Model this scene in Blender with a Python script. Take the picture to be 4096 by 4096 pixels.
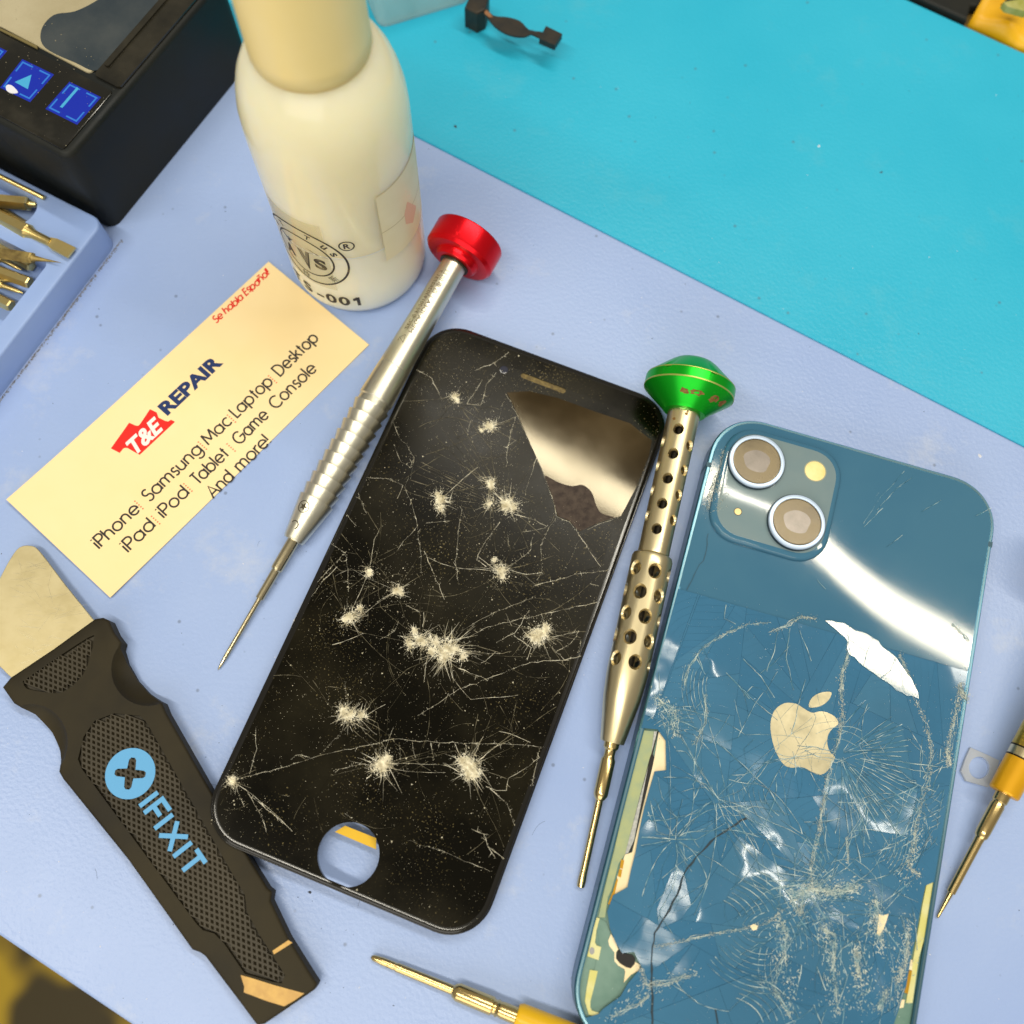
import bpy, bmesh, math, random
from mathutils import Vector, Matrix
from mathutils.geometry import tessellate_polygon

for o in list(bpy.data.objects):
    bpy.data.objects.remove(o, do_unlink=True)
SC = bpy.context.scene
COL = SC.collection
random.seed(7)
R_ = math.radians

# ------------------------------------------------------------------ camera
CF, CH, CT, CR = 3788.6158, 227.1186, 0.2946, 0.09      # focal (px of 4096), height mm, tilt, roll
FW = Vector((0, math.sin(CT), -math.cos(CT)))
_r0 = Vector((1, 0, 0)); _u0 = _r0.cross(FW)
RT = math.cos(CR) * _r0 + math.sin(CR) * _u0
UP = -math.sin(CR) * _r0 + math.cos(CR) * _u0
cd = bpy.data.cameras.new('camera')
cd.sensor_width = 36; cd.lens = CF / 4096 * 36
cd.clip_start = 0.005; cd.clip_end = 50
cd.dof.use_dof = True; cd.dof.focus_distance = 0.224; cd.dof.aperture_fstop = 10.5
cam = bpy.data.objects.new('camera', cd); COL.objects.link(cam)
cam.matrix_world = Matrix(((RT.x, UP.x, -FW.x, 0), (RT.y, UP.y, -FW.y, 0), (RT.z, UP.z, -FW.z, CH * .001), (0, 0, 0, 1)))
SC.camera = cam

# ------------------------------------------------------------------ world and lamps
w = bpy.data.worlds.new('World'); SC.world = w; w.use_nodes = True
bg = w.node_tree.nodes['Background']
bg.inputs[0].default_value = (1.0, 0.945, 0.83, 1); bg.inputs[1].default_value = 0.29

def tube_light(name, d, t, energy, length=1.2, width=.05, hgt=1.2):
    # ceiling fluorescent fixture running parallel to the bench edge
    a = R_(-25)
    ld = bpy.data.lights.new(name, 'AREA'); ld.shape = 'RECTANGLE'
    ld.size = length; ld.size_y = width; ld.energy = energy; ld.color = (1.0, .94, .80)
    lo = bpy.data.objects.new(name, ld); COL.objects.link(lo)
    n = Vector((math.sin(R_(25)), math.cos(R_(25)), 0)); u = Vector((math.cos(a), math.sin(a), 0))
    p = n * d + u * t
    lo.location = (p.x, p.y, hgt); lo.rotation_euler = (0, 0, a)
    return lo
tube_light('ceiling_tube_lamp', .548, .14, 9.7)
tube_light('ceiling_tube_lamp', -.425, -.20, 10.2)
wl = bpy.data.lights.new('added_side_fill', 'AREA'); wl.shape = 'RECTANGLE'; wl.size = 1.6; wl.size_y = 1.0; wl.energy = 11.5; wl.color = (1.0, .95, .85)  # added soft fill from the near side, brightens cap and upright faces
wo = bpy.data.objects.new('added_side_fill', wl); COL.objects.link(wo); wo.location = (-.35, -1.4, .75)
wo.rotation_euler = (Vector((-.03, .1, .05)) - Vector(wo.location)).to_track_quat('-Z', 'Y').to_euler()
SC.cycles.max_bounces = 14; SC.cycles.diffuse_bounces = 8; SC.cycles.transparent_max_bounces = 12
vs = SC.view_settings
vs.view_transform = 'Standard'; vs.look = 'None'; vs.gamma = 1; vs.exposure = 0; vs.use_curve_mapping = False

# ------------------------------------------------------------------ helpers (all lengths in mm)
CAM = Vector((0, 0, CH))
def ray(px, py):
    return FW + RT * ((px - 2048) / CF) - UP * ((py - 2048) / CF)
def at(px, py, z=0.0):
    d = ray(px, py); return CAM + d * ((z - CH) / d.z)
def zoomer(ox, oy, s):
    return lambda p: (ox + p[0] * s, oy + p[1] * s)

MT = {}
def thing(name, label, cat, M=None, group=None):
    o = bpy.data.objects.new(name, None); COL.objects.link(o)
    M = M or Matrix.Identity(4)
    MT[o.name] = M
    m = M.copy(); m.translation = M.translation * .001
    o.matrix_world = m; o.empty_display_size = .01
    tag(o, label, cat, group)
    return o
def tag(o, label=None, cat=None, group=None, kind=None):
    if label: o['label'] = label
    if cat: o['category'] = cat
    if group: o['group'] = group
    if kind: o['kind'] = kind
    return o
def loc(v):
    return Matrix.Translation(Vector(v))
def mk(name, verts, faces, mat, parent=None, smooth=False, world=False, auto=None, base=None):
    """one mesh object; verts in mm, in the parent's frame (world=True: given in world mm)"""
    vs_ = [Vector(v) for v in verts]
    if parent is not None:
        MT_M = MT[parent.name]
        if world:
            inv = MT_M.inverted(); vs_ = [inv @ v for v in vs_]
    elif base is not None:
        b = Vector(base); vs_ = [v - b for v in vs_]
    me = bpy.data.meshes.new(name)
    me.from_pydata([tuple(v * .001) for v in vs_], [], faces)
    me.update(); me.validate()
    bm = bmesh.new(); bm.from_mesh(me); bmesh.ops.recalc_face_normals(bm, faces=bm.faces[:])
    if auto is not None:
        for e in bm.edges:
            if len(e.link_faces) == 2 and e.calc_face_angle(0) > R_(auto): e.smooth = False
    bm.to_mesh(me); bm.free()
    if smooth or auto is not None:
        for p in me.polygons: p.use_smooth = True
    o = bpy.data.objects.new(name, me); COL.objects.link(o)
    if mat: me.materials.append(mat)
    if parent is not None:
        o.parent = parent; MT[o.name] = MT[parent.name]
    else:
        b = Vector(base) if base is not None else Vector((0, 0, 0))
        o.location = b * .001; MT[o.name] = Matrix.Translation(b)
    return o
def sub(parent, part):
    """make part a child of another part (they share the thing's frame)"""
    part.parent = parent; return part

class MB:
    def __init__(s): s.v = []; s.f = []
    def add(s, v, f):
        n = len(s.v); s.v += [tuple(q) for q in v]; s.f += [tuple(i + n for i in q) for q in f]
    def build(s, name, mat, parent=None, **k): return mk(name, s.v, s.f, mat, parent, **k)

def lathe(prof, n=48, x0=0.0):
    """profile of (s, r) about the local x axis"""
    v = []; f = []
    for (s, r) in prof:
        for i in range(n):
            a = 2 * math.pi * i / n
            v.append((s + x0, r * math.cos(a), r * math.sin(a)))
    for k in range(len(prof) - 1):
        for i in range(n):
            j = (i + 1) % n
            f.append((k * n + i, k * n + j, (k + 1) * n + j, (k + 1) * n + i))
    f.append(tuple(range(n))[::-1]); f.append(tuple(range((len(prof) - 1) * n, len(prof) * n)))
    return v, f
def lathez(prof, n=64, c=(0, 0), caps=True):
    v = []; f = []
    for (z, r) in prof:
        for i in range(n):
            a = 2 * math.pi * i / n
            v.append((c[0] + r * math.cos(a), c[1] + r * math.sin(a), z))
    for k in range(len(prof) - 1):
        for i in range(n):
            j = (i + 1) % n
            f.append((k * n + i, k * n + j, (k + 1) * n + j, (k + 1) * n + i))
    if caps:
        f.append(tuple(range(n))[::-1]); f.append(tuple(range((len(prof) - 1) * n, len(prof) * n)))
    return v, f
def prism(poly, z0, z1):
    n = len(poly)
    v = [(p[0], p[1], z0) for p in poly] + [(p[0], p[1], z1) for p in poly]
    f = [tuple(range(n))[::-1], tuple(range(n, 2 * n))]
    f += [(i, (i + 1) % n, n + (i + 1) % n, n + i) for i in range(n)]
    return v, f
def inset(poly, d):
    """offset a polygon inward by d (counter-clockwise or clockwise)"""
    n = len(poly)
    A = sum(poly[i][0] * poly[(i + 1) % n][1] - poly[(i + 1) % n][0] * poly[i][1] for i in range(n))
    sgn = 1 if A > 0 else -1
    out = []
    for i in range(n):
        p0 = Vector(poly[i - 1][:2]); p1 = Vector(poly[i][:2]); p2 = Vector(poly[(i + 1) % n][:2])
        e1 = (p1 - p0); e2 = (p2 - p1)
        if e1.length < 1e-6 or e2.length < 1e-6: out.append(tuple(p1)); continue
        e1.normalize(); e2.normalize()
        n1 = Vector((-e1.y, e1.x)) * sgn; n2 = Vector((-e2.y, e2.x)) * sgn
        m = n1 + n2
        k = max(.5, 1 + n1.dot(n2))
        out.append(tuple(p1 + m * (d / k)))
    return out
def slab(poly, z0, z1, b=.5, steps=3, bottom_b=0.0):
    """prism with a rounded top edge"""
    rings = []
    if bottom_b: rings.append((bottom_b, z0)); rings.append((0, z0 + bottom_b))
    else: rings.append((0, z0))
    for i in range(steps + 1):
        a = math.pi / 2 * i / steps
        rings.append((b * (1 - math.cos(a)), z1 - b + b * math.sin(a)))
    v = []; f = []; n = len(poly)
    for (d, z) in rings:
        q = inset(poly, d) if d > 1e-6 else poly
        v += [(p[0], p[1], z) for p in q]
    for k in range(len(rings) - 1):
        f += [(k * n + i, k * n + (i + 1) % n, (k + 1) * n + (i + 1) % n, (k + 1) * n + i) for i in range(n)]
    f.append(tuple(range(n))[::-1]); f.append(tuple(range((len(rings) - 1) * n, len(rings) * n)))
    return v, f
def rrect(x0, y0, x1, y1, r, n=10, p=2.0):
    out = []
    for cx, cy, a0 in ((x1 - r, y1 - r, 0), (x0 + r, y1 - r, 90), (x0 + r, y0 + r, 180), (x1 - r, y0 + r, 270)):
        for i in range(n + 1):
            a = R_(a0 + 90 * i / n); c = math.cos(a); s = math.sin(a)
            out.append((cx + r * math.copysign(abs(c) ** (2 / p), c), cy + r * math.copysign(abs(s) ** (2 / p), s)))
    return out
def arc(cx, cy, r, a0, a1, n=10, ry=None):
    ry = r if ry is None else ry
    return [(cx + r * math.cos(R_(a0 + (a1 - a0) * i / n)), cy + ry * math.sin(R_(a0 + (a1 - a0) * i / n))) for i in range(n + 1)]
def spline(pts, n=6, closed=True):
    out = []; m = len(pts)
    for i in range(m if closed else m - 1):
        g = lambda k: Vector(pts[k % m] if closed else pts[max(0, min(m - 1, k))])
        p0, p1, p2, p3 = g(i - 1), g(i), g(i + 1), g(i + 2)
        for j in range(n):
            t = j / n
            out.append(tuple(.5 * ((2 * p1) + (p2 - p0) * t + (2 * p0 - 5 * p1 + 4 * p2 - p3) * t * t + (3 * p1 - p0 - 3 * p2 + p3) * t ** 3)))
    if not closed: out.append(tuple(pts[-1]))
    return out
def ribbon(mb, pts, wd, z, taper=False, up=0.0):
    """flat strip along a 2D polyline (mitred); up>0 gives it a raised ridge"""
    P = [Vector(p[:2]) for p in pts]
    Q = [P[0]]
    for p in P[1:]:
        if (p - Q[-1]).length > 1e-4: Q.append(p)
    P = Q; n = len(P)
    if n < 2: return
    L = []; Rr = []; Cc = []
    for i in range(n):
        a = (P[i] - P[i - 1]).normalized() if i else (P[1] - P[0]).normalized()
        b = (P[i + 1] - P[i]).normalized() if i < n - 1 else a
        na = Vector((-a.y, a.x)); nb = Vector((-b.y, b.x)); m = na + nb
        k = max(.6, 1 + na.dot(nb))
        ww = wd(i / (n - 1)) if callable(wd) else wd
        if taper: ww *= max(.15, math.sin(math.pi * (i + .3) / (n - .4)))
        L.append(P[i] + m * (ww / 2 / k)); Rr.append(P[i] - m * (ww / 2 / k)); Cc.append(P[i])
    if up:
        v = [(p.x, p.y, z) for p in L] + [(p.x, p.y, z + up) for p in Cc] + [(p.x, p.y, z) for p in Rr]
        f = [(i, i + 1, n + i + 1, n + i) for i in range(n - 1)] + [(n + i, n + i + 1, 2 * n + i + 1, 2 * n + i) for i in range(n - 1)]
    else:
        v = [(p.x, p.y, z) for p in L] + [(p.x, p.y, z) for p in Rr]
        f = [(i, i + 1, n + i + 1, n + i) for i in range(n - 1)]
    mb.add(v, f)
def boolean(o, cutters):
    for c in cutters:
        m = o.modifiers.new('b', 'BOOLEAN'); m.operation = 'DIFFERENCE'; m.object = c; m.solver = 'EXACT'
    bpy.context.view_layer.update()
    dg = bpy.context.evaluated_depsgraph_get()
    me = bpy.data.meshes.new_from_object(o.evaluated_get(dg))
    o.modifiers.clear(); old = o.data; nm = old.name; o.data = me; bpy.data.meshes.remove(old); me.name = nm
    for c in cutters:
        d = c.data; bpy.data.objects.remove(c, do_unlink=True); bpy.data.meshes.remove(d)
    return o
def shade(o, ang):
    me = o.data; bm = bmesh.new(); bm.from_mesh(me)
    for e in bm.edges: e.smooth = not (len(e.link_faces) == 2 and e.calc_face_angle(0) > R_(ang))
    for fc in bm.faces: fc.smooth = True
    bm.to_mesh(me); bm.free()

def text2d(s, bold=0.0, shear=0.0, sp=1.0):
    """built-in Blender font as flat triangles: (verts2d, faces), unit size, left aligned at 0"""
    c = bpy.data.curves.new('t', 'FONT'); c.body = s; c.size = 1; c.offset = bold; c.shear = shear; c.space_character = sp
    c.fill_mode = 'FRONT'; c.resolution_u = 4
    o = bpy.data.objects.new('t', c); COL.objects.link(o)
    bpy.context.view_layer.update()
    me = bpy.data.meshes.new_from_object(o.evaluated_get(bpy.context.evaluated_depsgraph_get()))
    v = [(q.co.x, q.co.y) for q in me.vertices]; f = [tuple(p.vertices) for p in me.polygons]
    bpy.data.objects.remove(o, do_unlink=True); bpy.data.curves.remove(c); bpy.data.meshes.remove(me)
    if v:
        x0 = min(p[0] for p in v); v = [(p[0] - x0, p[1]) for p in v]
    return v, f
def fit2d(t, x0, y0, wd, ht, cap=None):
    """scale text so that it spans wd and (without descenders) ht, lower left at x0,y0"""
    v, f = t
    W = max(p[0] for p in v) or 1; H = cap or max(p[1] for p in v)
    return [(x0 + p[0] * wd / W, y0 + p[1] * ht / H) for p in v], f

# ------------------------------------------------------------------ stroke alphabet (geometric sans)
def _g():
    G = {}
    c = lambda: arc(.25, .25, .25, 90, 450, 22)
    G['a'] = ([c(), [(.5, 0), (.5, .5)]], .66); G['b'] = ([c(), [(0, 0), (0, .75)]], .64)
    G['c'] = ([arc(.25, .25, .25, 48, 312, 16)], .53); G['d'] = ([c(), [(.5, 0), (.5, .75)]], .66)
    G['e'] = ([[(.0, .25), (.5, .25)] + arc(.25, .25, .25, 0, 318, 20)], .63)
    G['g'] = ([c(), [(.5, .5), (.5, -.02)] + arc(.26, -.02, .24, 0, -150, 10)], .66)
    G['h'] = ([[(0, 0), (0, .75)], [(0, .3)] + arc(.2, .3, .2, 180, 0, 10) + [(.4, 0)]], .56)
    G['i'] = ([[(0, 0), (0, .5)], [(0, .66), (0, .72)]], .16)
    G['k'] = ([[(0, 0), (0, .75)], [(.34, .5), (0, .22)], [(.12, .31), (.36, 0)]], .48)
    G['l'] = ([[(0, 0), (0, .75)]], .15)
    G['m'] = ([[(0, 0), (0, .5)], [(0, .32)] + arc(.17, .33, .17, 180, 0, 8) + [(.34, 0)], [(.34, .32)] + arc(.51, .33, .17, 180, 0, 8) + [(.68, 0)]], .84)
    G['n'] = ([[(0, 0), (0, .5)], [(0, .3)] + arc(.2, .3, .2, 180, 0, 10) + [(.4, 0)]], .56)
    G['o'] = ([c()], .64); G['p'] = ([c(), [(0, .5), (0, -.22)]], .64)
    G['r'] = ([[(0, 0), (0, .5)], [(0, .3)] + arc(.19, .3, .19, 180, 75, 6)], .3)
    G['s'] = ([arc(.15, .375, .125, 30, 255, 10) + arc(.15, .125, .125, 75, -150, 10)], .4)
    G['t'] = ([[(.1, 0), (.1, .68)], [(0, .5), (.22, .5)]], .32)
    G['u'] = ([[(0, .5)] + arc(.2, .2, .2, 180, 360, 10) + [(.4, .5)], [(.4, .2), (.4, 0)]], .56)
    G['!'] = ([[(0, .2), (0, .74)], [(0, 0), (0, .05)]], .2)
    G['P'] = ([[(0, 0), (0, .72), (.22, .72)] + arc(.22, .53, .19, 90, -90, 10) + [(0, .34)]], .52)
    G['S'] = ([arc(.22, .54, .18, 40, 262, 12) + arc(.22, .18, .2, 82, -148, 12)], .54)
    G['M'] = ([[(0, 0), (.07, .72)], [(.07, .72), (.36, .12)], [(.36, .12), (.65, .72)], [(.65, .72), (.72, 0)]], .84)
    G['L'] = ([[(0, .72), (0, 0), (.32, 0)]], .4)
    G['D'] = ([[(.18, 0), (0, 0), (0, .72), (.18, .72)] + arc(.18, .36, .36, 90, -90, 14)], .68)
    G['T'] = ([[(.2, 0), (.2, .72)], [(0, .72), (.4, .72)]], .46)
    G['G'] = ([arc(.37, .36, .36, 45, 360, 22) + [(.42, .36)]], .86)
    G['C'] = ([arc(.37, .36, .36, 45, 315, 20)], .76)
    G['A'] = ([[(0, 0), (.3, .72), (.6, 0)], [(.1, .24), (.5, .24)]], .7)
    G['E'] = ([[(.34, .72), (0, .72), (0, 0), (.34, 0)], [(0, .37), (.31, .37)]], .46)
    G['I'] = ([[(0, 0), (0, .72)]], .2)
    G['F'] = ([[(.34, .72), (0, .72), (0, 0)], [(0, .37), (.3, .37)]], .46)
    G['X'] = ([[(0, 0), (.46, .72)], [(0, .72), (.46, 0)]], .62)
    G['ñ'] = (G['n'][0] + [[(.04, .62), (.14, .68), (.26, .62), (.37, .68)]], .56)
    G[' '] = ([], .3)
    return G
GL = _g()
def strokes(s):
    x = 0; out = []; mx = 0
    for ch in s:
        pl, adv = GL[ch]
        for l in pl:
            out.append([(p[0] + x, p[1]) for p in l]); mx = max(mx, max(p[0] + x for p in l))
        x += adv
    return out, mx
def stroke_text(mb, s, x0, y0, x1, cap, wd, z, shear=0.0, jit=0.0):
    pl, W = strokes(s); k = cap / .72; kx = (x1 - x0) / W
    for i, l in enumerate(pl):
        j = random.uniform(-jit, jit)
        ribbon(mb, [(x0 + (p[0] + shear * p[1]) * kx, y0 + p[1] * k + j) for p in l], wd, z + .006 * (i % 3))

# ------------------------------------------------------------------ materials
def nn(nt, t, **k):
    n = nt.nodes.new(t)
    for a, b in k.items(): setattr(n, a, b)
    return n
def pm(name, col, rough=.5, metal=0.0, col2=None, nscale=40, namt=1.0, ramp=(.35, .65), bump=0.0, bscale=300, bdist=.0002,
       spec=.5, coat=0.0, trans=0.0, ior=1.45, rvar=0.0, alpha=1.0, stretch=None, sss=0.0, detail=4, emit=None, estr=1.0, aniso=0.0):
    m = bpy.data.materials.new(name); m.use_nodes = True; nt = m.node_tree; b = nt.nodes['Principled BSDF']
    b.inputs['Base Color'].default_value = (*col, 1); b.inputs['Roughness'].default_value = rough; b.inputs['Metallic'].default_value = metal
    b.inputs['Specular IOR Level'].default_value = spec; b.inputs['Coat Weight'].default_value = coat; b.inputs['Coat Roughness'].default_value = .06
    b.inputs['Transmission Weight'].default_value = trans; b.inputs['IOR'].default_value = ior; b.inputs['Alpha'].default_value = alpha
    if sss: b.inputs['Subsurface Weight'].default_value = sss; b.inputs['Subsurface Radius'].default_value = (.004, .004, .003); b.inputs['Subsurface Scale'].default_value = 1
    if aniso: b.inputs['Anisotropic'].default_value = aniso
    if emit: b.inputs['Emission Color'].default_value = (*emit, 1); b.inputs['Emission Strength'].default_value = estr
    tc = nn(nt, 'ShaderNodeTexCoord'); vec = tc.outputs['Object']
    if stretch:
        mp = nn(nt, 'ShaderNodeMapping'); mp.inputs['Scale'].default_value = stretch; nt.links.new(vec, mp.inputs[0]); vec = mp.outputs[0]
    if col2 is not None or rvar:
        no = nn(nt, 'ShaderNodeTexNoise'); no.inputs['Scale'].default_value = nscale; no.inputs['Detail'].default_value = detail; no.inputs['Roughness'].default_value = .6
        nt.links.new(vec, no.inputs['Vector'])
        rp = nn(nt, 'ShaderNodeMapRange'); rp.inputs['From Min'].default_value = ramp[0]; rp.inputs['From Max'].default_value = ramp[1]; rp.inputs['To Max'].default_value = namt
        nt.links.new(no.outputs['Fac'], rp.inputs['Value'])
        if col2 is not None:
            mx = nn(nt, 'ShaderNodeMix', data_type='RGBA'); mx.inputs['A'].default_value = (*col, 1); mx.inputs['B'].default_value = (*col2, 1)
            nt.links.new(rp.outputs[0], mx.inputs['Factor']); nt.links.new(mx.outputs['Result'], b.inputs['Base Color'])
        if rvar:
            ma = nn(nt, 'ShaderNodeMath', operation='MULTIPLY_ADD'); ma.inputs[1].default_value = rvar; ma.inputs[2].default_value = rough
            nt.links.new(rp.outputs[0], ma.inputs[0]); nt.links.new(ma.outputs[0], b.inputs['Roughness'])
    if bump:
        n2 = nn(nt, 'ShaderNodeTexNoise'); n2.inputs['Scale'].default_value = bscale; n2.inputs['Detail'].default_value = 3
        nt.links.new(vec, n2.inputs['Vector'])
        bp = nn(nt, 'ShaderNodeBump'); bp.inputs['Strength'].default_value = bump; bp.inputs['Distance'].default_value = bdist
        nt.links.new(n2.outputs['Fac'], bp.inputs['Height']); nt.links.new(bp.outputs[0], b.inputs['Normal'])
    return m

def mat_rubber(name, col, col2, col3):
    """silicone bench mat: faint blotches, wiped-on grime, pebbled gloss"""
    m = pm(name, col, .27, col2=col2, nscale=14, ramp=(.3, .72), bump=.45, bscale=1000, bdist=.00016, spec=.5, rvar=.16)
    nt = m.node_tree; b = nt.nodes['Principled BSDF']
    old = b.inputs['Base Color'].links[0].from_socket
    tc = nn(nt, 'ShaderNodeTexCoord')
    no = nn(nt, 'ShaderNodeTexNoise'); no.inputs['Scale'].default_value = 34; no.inputs['Detail'].default_value = 8; no.inputs['Roughness'].default_value = .72
    nt.links.new(tc.outputs['Object'], no.inputs['Vector'])
    rp = nn(nt, 'ShaderNodeMapRange'); rp.inputs['From Min'].default_value = .56; rp.inputs['From Max'].default_value = .72; rp.inputs['To Max'].default_value = .75
    nt.links.new(no.outputs['Fac'], rp.inputs['Value'])
    mx = nn(nt, 'ShaderNodeMix', data_type='RGBA'); mx.inputs['B'].default_value = (*col3, 1)
    nt.links.new(rp.outputs[0], mx.inputs['Factor']); nt.links.new(old, mx.inputs['A'])
    vo = nn(nt, 'ShaderNodeTexVoronoi'); vo.inputs['Scale'].default_value = 130; vo.inputs['Randomness'].default_value = 1
    nt.links.new(tc.outputs['Object'], vo.inputs['Vector'])
    r2 = nn(nt, 'ShaderNodeMapRange'); r2.inputs['From Min'].default_value = .035; r2.inputs['From Max'].default_value = .075; r2.inputs['To Min'].default_value = .5; r2.inputs['To Max'].default_value = 0
    nt.links.new(vo.outputs['Distance'], r2.inputs['Value'])
    m2 = nn(nt, 'ShaderNodeMix', data_type='RGBA'); m2.inputs['B'].default_value = (.08, .09, .12, 1)
    nt.links.new(r2.outputs[0], m2.inputs['Factor']); nt.links.new(mx.outputs['Result'], m2.inputs['A'])
    nt.links.new(m2.outputs['Result'], b.inputs['Base Color'])
    return m
def mat_plastic_film(name, col, clear=.2, glossy=.12, rough=.35):
    """thin milky plastic wall: part diffuse, part translucent, part see-through, with a soft gloss"""
    m = bpy.data.materials.new(name); m.use_nodes = True; nt = m.node_tree; nt.nodes.clear()
    out = nn(nt, 'ShaderNodeOutputMaterial')
    tc = nn(nt, 'ShaderNodeTexCoord'); no = nn(nt, 'ShaderNodeTexNoise'); no.inputs['Scale'].default_value = 60; no.inputs['Detail'].default_value = 5
    nt.links.new(tc.outputs['Object'], no.inputs['Vector'])
    mx = nn(nt, 'ShaderNodeMix', data_type='RGBA'); mx.inputs['A'].default_value = (*col, 1); mx.inputs['B'].default_value = (*[c * .9 for c in col], 1)
    nt.links.new(no.outputs['Fac'], mx.inputs['Factor'])
    d = nn(nt, 'ShaderNodeBsdfDiffuse'); t = nn(nt, 'ShaderNodeBsdfTranslucent'); tr = nn(nt, 'ShaderNodeBsdfTransparent'); g = nn(nt, 'ShaderNodeBsdfGlossy')
    g.inputs['Roughness'].default_value = rough
    nt.links.new(mx.outputs['Result'], d.inputs['Color']); nt.links.new(mx.outputs['Result'], t.inputs['Color'])
    a = nn(nt, 'ShaderNodeMixShader'); a.inputs[0].default_value = .5; nt.links.new(d.outputs[0], a.inputs[1]); nt.links.new(t.outputs[0], a.inputs[2])
    c = nn(nt, 'ShaderNodeMixShader'); c.inputs[0].default_value = clear; nt.links.new(a.outputs[0], c.inputs[1]); nt.links.new(tr.outputs[0], c.inputs[2])
    lw = nn(nt, 'ShaderNodeFresnel'); lw.inputs['IOR'].default_value = 1.45
    ad = nn(nt, 'ShaderNodeMath', operation='MULTIPLY'); ad.inputs[1].default_value = glossy * 8; nt.links.new(lw.outputs[0], ad.inputs[0]); ad.use_clamp = True
    e = nn(nt, 'ShaderNodeMixShader'); nt.links.new(ad.outputs[0], e.inputs[0]); nt.links.new(c.outputs[0], e.inputs[1]); nt.links.new(g.outputs[0], e.inputs[2])
    nt.links.new(e.outputs[0], out.inputs['Surface'])
    return m

LAV = mat_rubber('lavender_silicone', (.295, .405, .70), (.335, .445, .725), (.47, .53, .68))
TEAL = mat_rubber('teal_silicone', (.022, .42, .625), (.026, .45, .655), (.06, .44, .61))
WOOD = pm('bench_wood', (.34, .20, .025), .5, col2=(.12, .07, .01), nscale=9, ramp=(.42, .6), stretch=(1, 1, 1))
FLOOR = pm('floor_wood', (.50, .33, .012), .55, col2=(.05, .034, .004), nscale=9, ramp=(.46, .56), detail=2)  # dark blotches: stains, and the shade of a leg put into the colour
CARD = pm('card_stock', (.92, .715, .37), .55, col2=(.94, .745, .42), nscale=30, spec=.3)
INK = pm('black_ink', (.025, .02, .02), .6)
NAVY = pm('navy_ink', (.006, .025, .12), .5)
RED = pm('red_ink', (.75, .012, .006), .5)
PRED = pm('pale_red_ink', (.85, .16, .08), .6)
WHITE = pm('white_ink', (.85, .82, .78), .6)
STEEL = pm('matt_aluminium', (.76, .73, .60), .36, 1.0, col2=(.64, .615, .50), nscale=120, stretch=(1, 6, 6), bump=.12, bscale=900, bdist=.00005)
BRASSY = pm('polished_steel_shaft', (.62, .53, .34), .22, 1.0, col2=(.56, .48, .30), nscale=60, stretch=(.3, 2, 2))
GOLDB = pm('champagne_anodised_metal', (.77, .66, .41), .30, 1.0, col2=(.66, .56, .34), nscale=90, stretch=(1, 5, 5), rvar=.08)
INNER = pm('bore_metal', (.05, .042, .03), .5, .6)
REDA = pm('red_anodised', (.80, .004, .012), .28, .75, col2=(.65, .002, .008), nscale=60)
GREENA = pm('green_anodised', (.006, .46, .015), .3, .7, col2=(.004, .38, .02), nscale=60)
GREENW = pm('worn_green_edge', (.42, .5, .12), .4, .7)
RUST = pm('worn_bare_patch', (.16, .07, .02), .6, .3, col2=(.3, .17, .05), nscale=700)
BLK = pm('black_grip_plastic', (.015, .012, .0065), .5, col2=(.034, .027, .013), nscale=35, bump=.2, bscale=1200, bdist=.00008, spec=.2, rvar=.1)
GRIPM = pm('moulded_grip', (.030, .024, .013), .5, spec=.35, col2=(.045, .036, .02), nscale=60)
SKY = pm('sky_blue_paint', (.10, .36, .66), .5)
BLADE = pm('scratched_blade_steel', (.52, .44, .24), .42, .9, col2=(.60, .52, .31), nscale=150, rvar=.1, bump=.25, bscale=700, bdist=.00005)
TAPE = pm('amber_tape', (.62, .36, .06), .35, col2=(.5, .27, .04), nscale=500)
PGLASS = pm('dusty_black_glass', (.003, .0025, .001), .2, col2=(.013, .0105, .004), nscale=38, ramp=(.42, .72), spec=.13, rvar=.1, detail=10)
def add_specks(m, scale, lo, hi, col, amt):
    """fine settled dust as flat specks in the base colour"""
    nt = m.node_tree; b = nt.nodes['Principled BSDF']; old = b.inputs['Base Color'].links[0].from_socket
    tc = nn(nt, 'ShaderNodeTexCoord'); no = nn(nt, 'ShaderNodeTexNoise'); no.inputs['Scale'].default_value = scale; no.inputs['Detail'].default_value = 2; no.inputs['Roughness'].default_value = .5
    nt.links.new(tc.outputs['Object'], no.inputs['Vector'])
    n3 = nn(nt, 'ShaderNodeTexNoise'); n3.inputs['Scale'].default_value = 45; n3.inputs['Detail'].default_value = 3; nt.links.new(tc.outputs['Object'], n3.inputs['Vector'])
    ad = nn(nt, 'ShaderNodeMath', operation='MULTIPLY_ADD'); ad.inputs[1].default_value = .35; nt.links.new(n3.outputs['Fac'], ad.inputs[0]); nt.links.new(no.outputs['Fac'], ad.inputs[2])
    rp = nn(nt, 'ShaderNodeMapRange'); rp.inputs['From Min'].default_value = lo; rp.inputs['From Max'].default_value = hi; rp.inputs['To Max'].default_value = amt
    nt.links.new(ad.outputs[0], rp.inputs['Value'])
    mx = nn(nt, 'ShaderNodeMix', data_type='RGBA'); mx.inputs['B'].default_value = (*col, 1); nt.links.new(old, mx.inputs['A']); nt.links.new(rp.outputs[0], mx.inputs['Factor'])
    nt.links.new(mx.outputs['Result'], b.inputs['Base Color'])
add_specks(PGLASS, 2100, .84, .96, (.20, .16, .07), .9)
PGLOSS = pm('clean_black_glass', (.014, .009, .0035), .03, col2=(.05, .032, .012), nscale=26, ramp=(.35, .7), spec=.35, rvar=.07)  # faint brown sheen put into the second tone
PGLOSS.node_tree.nodes['Principled BSDF'].inputs['Specular Tint'].default_value = (1, .90, .68, 1)
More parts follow.
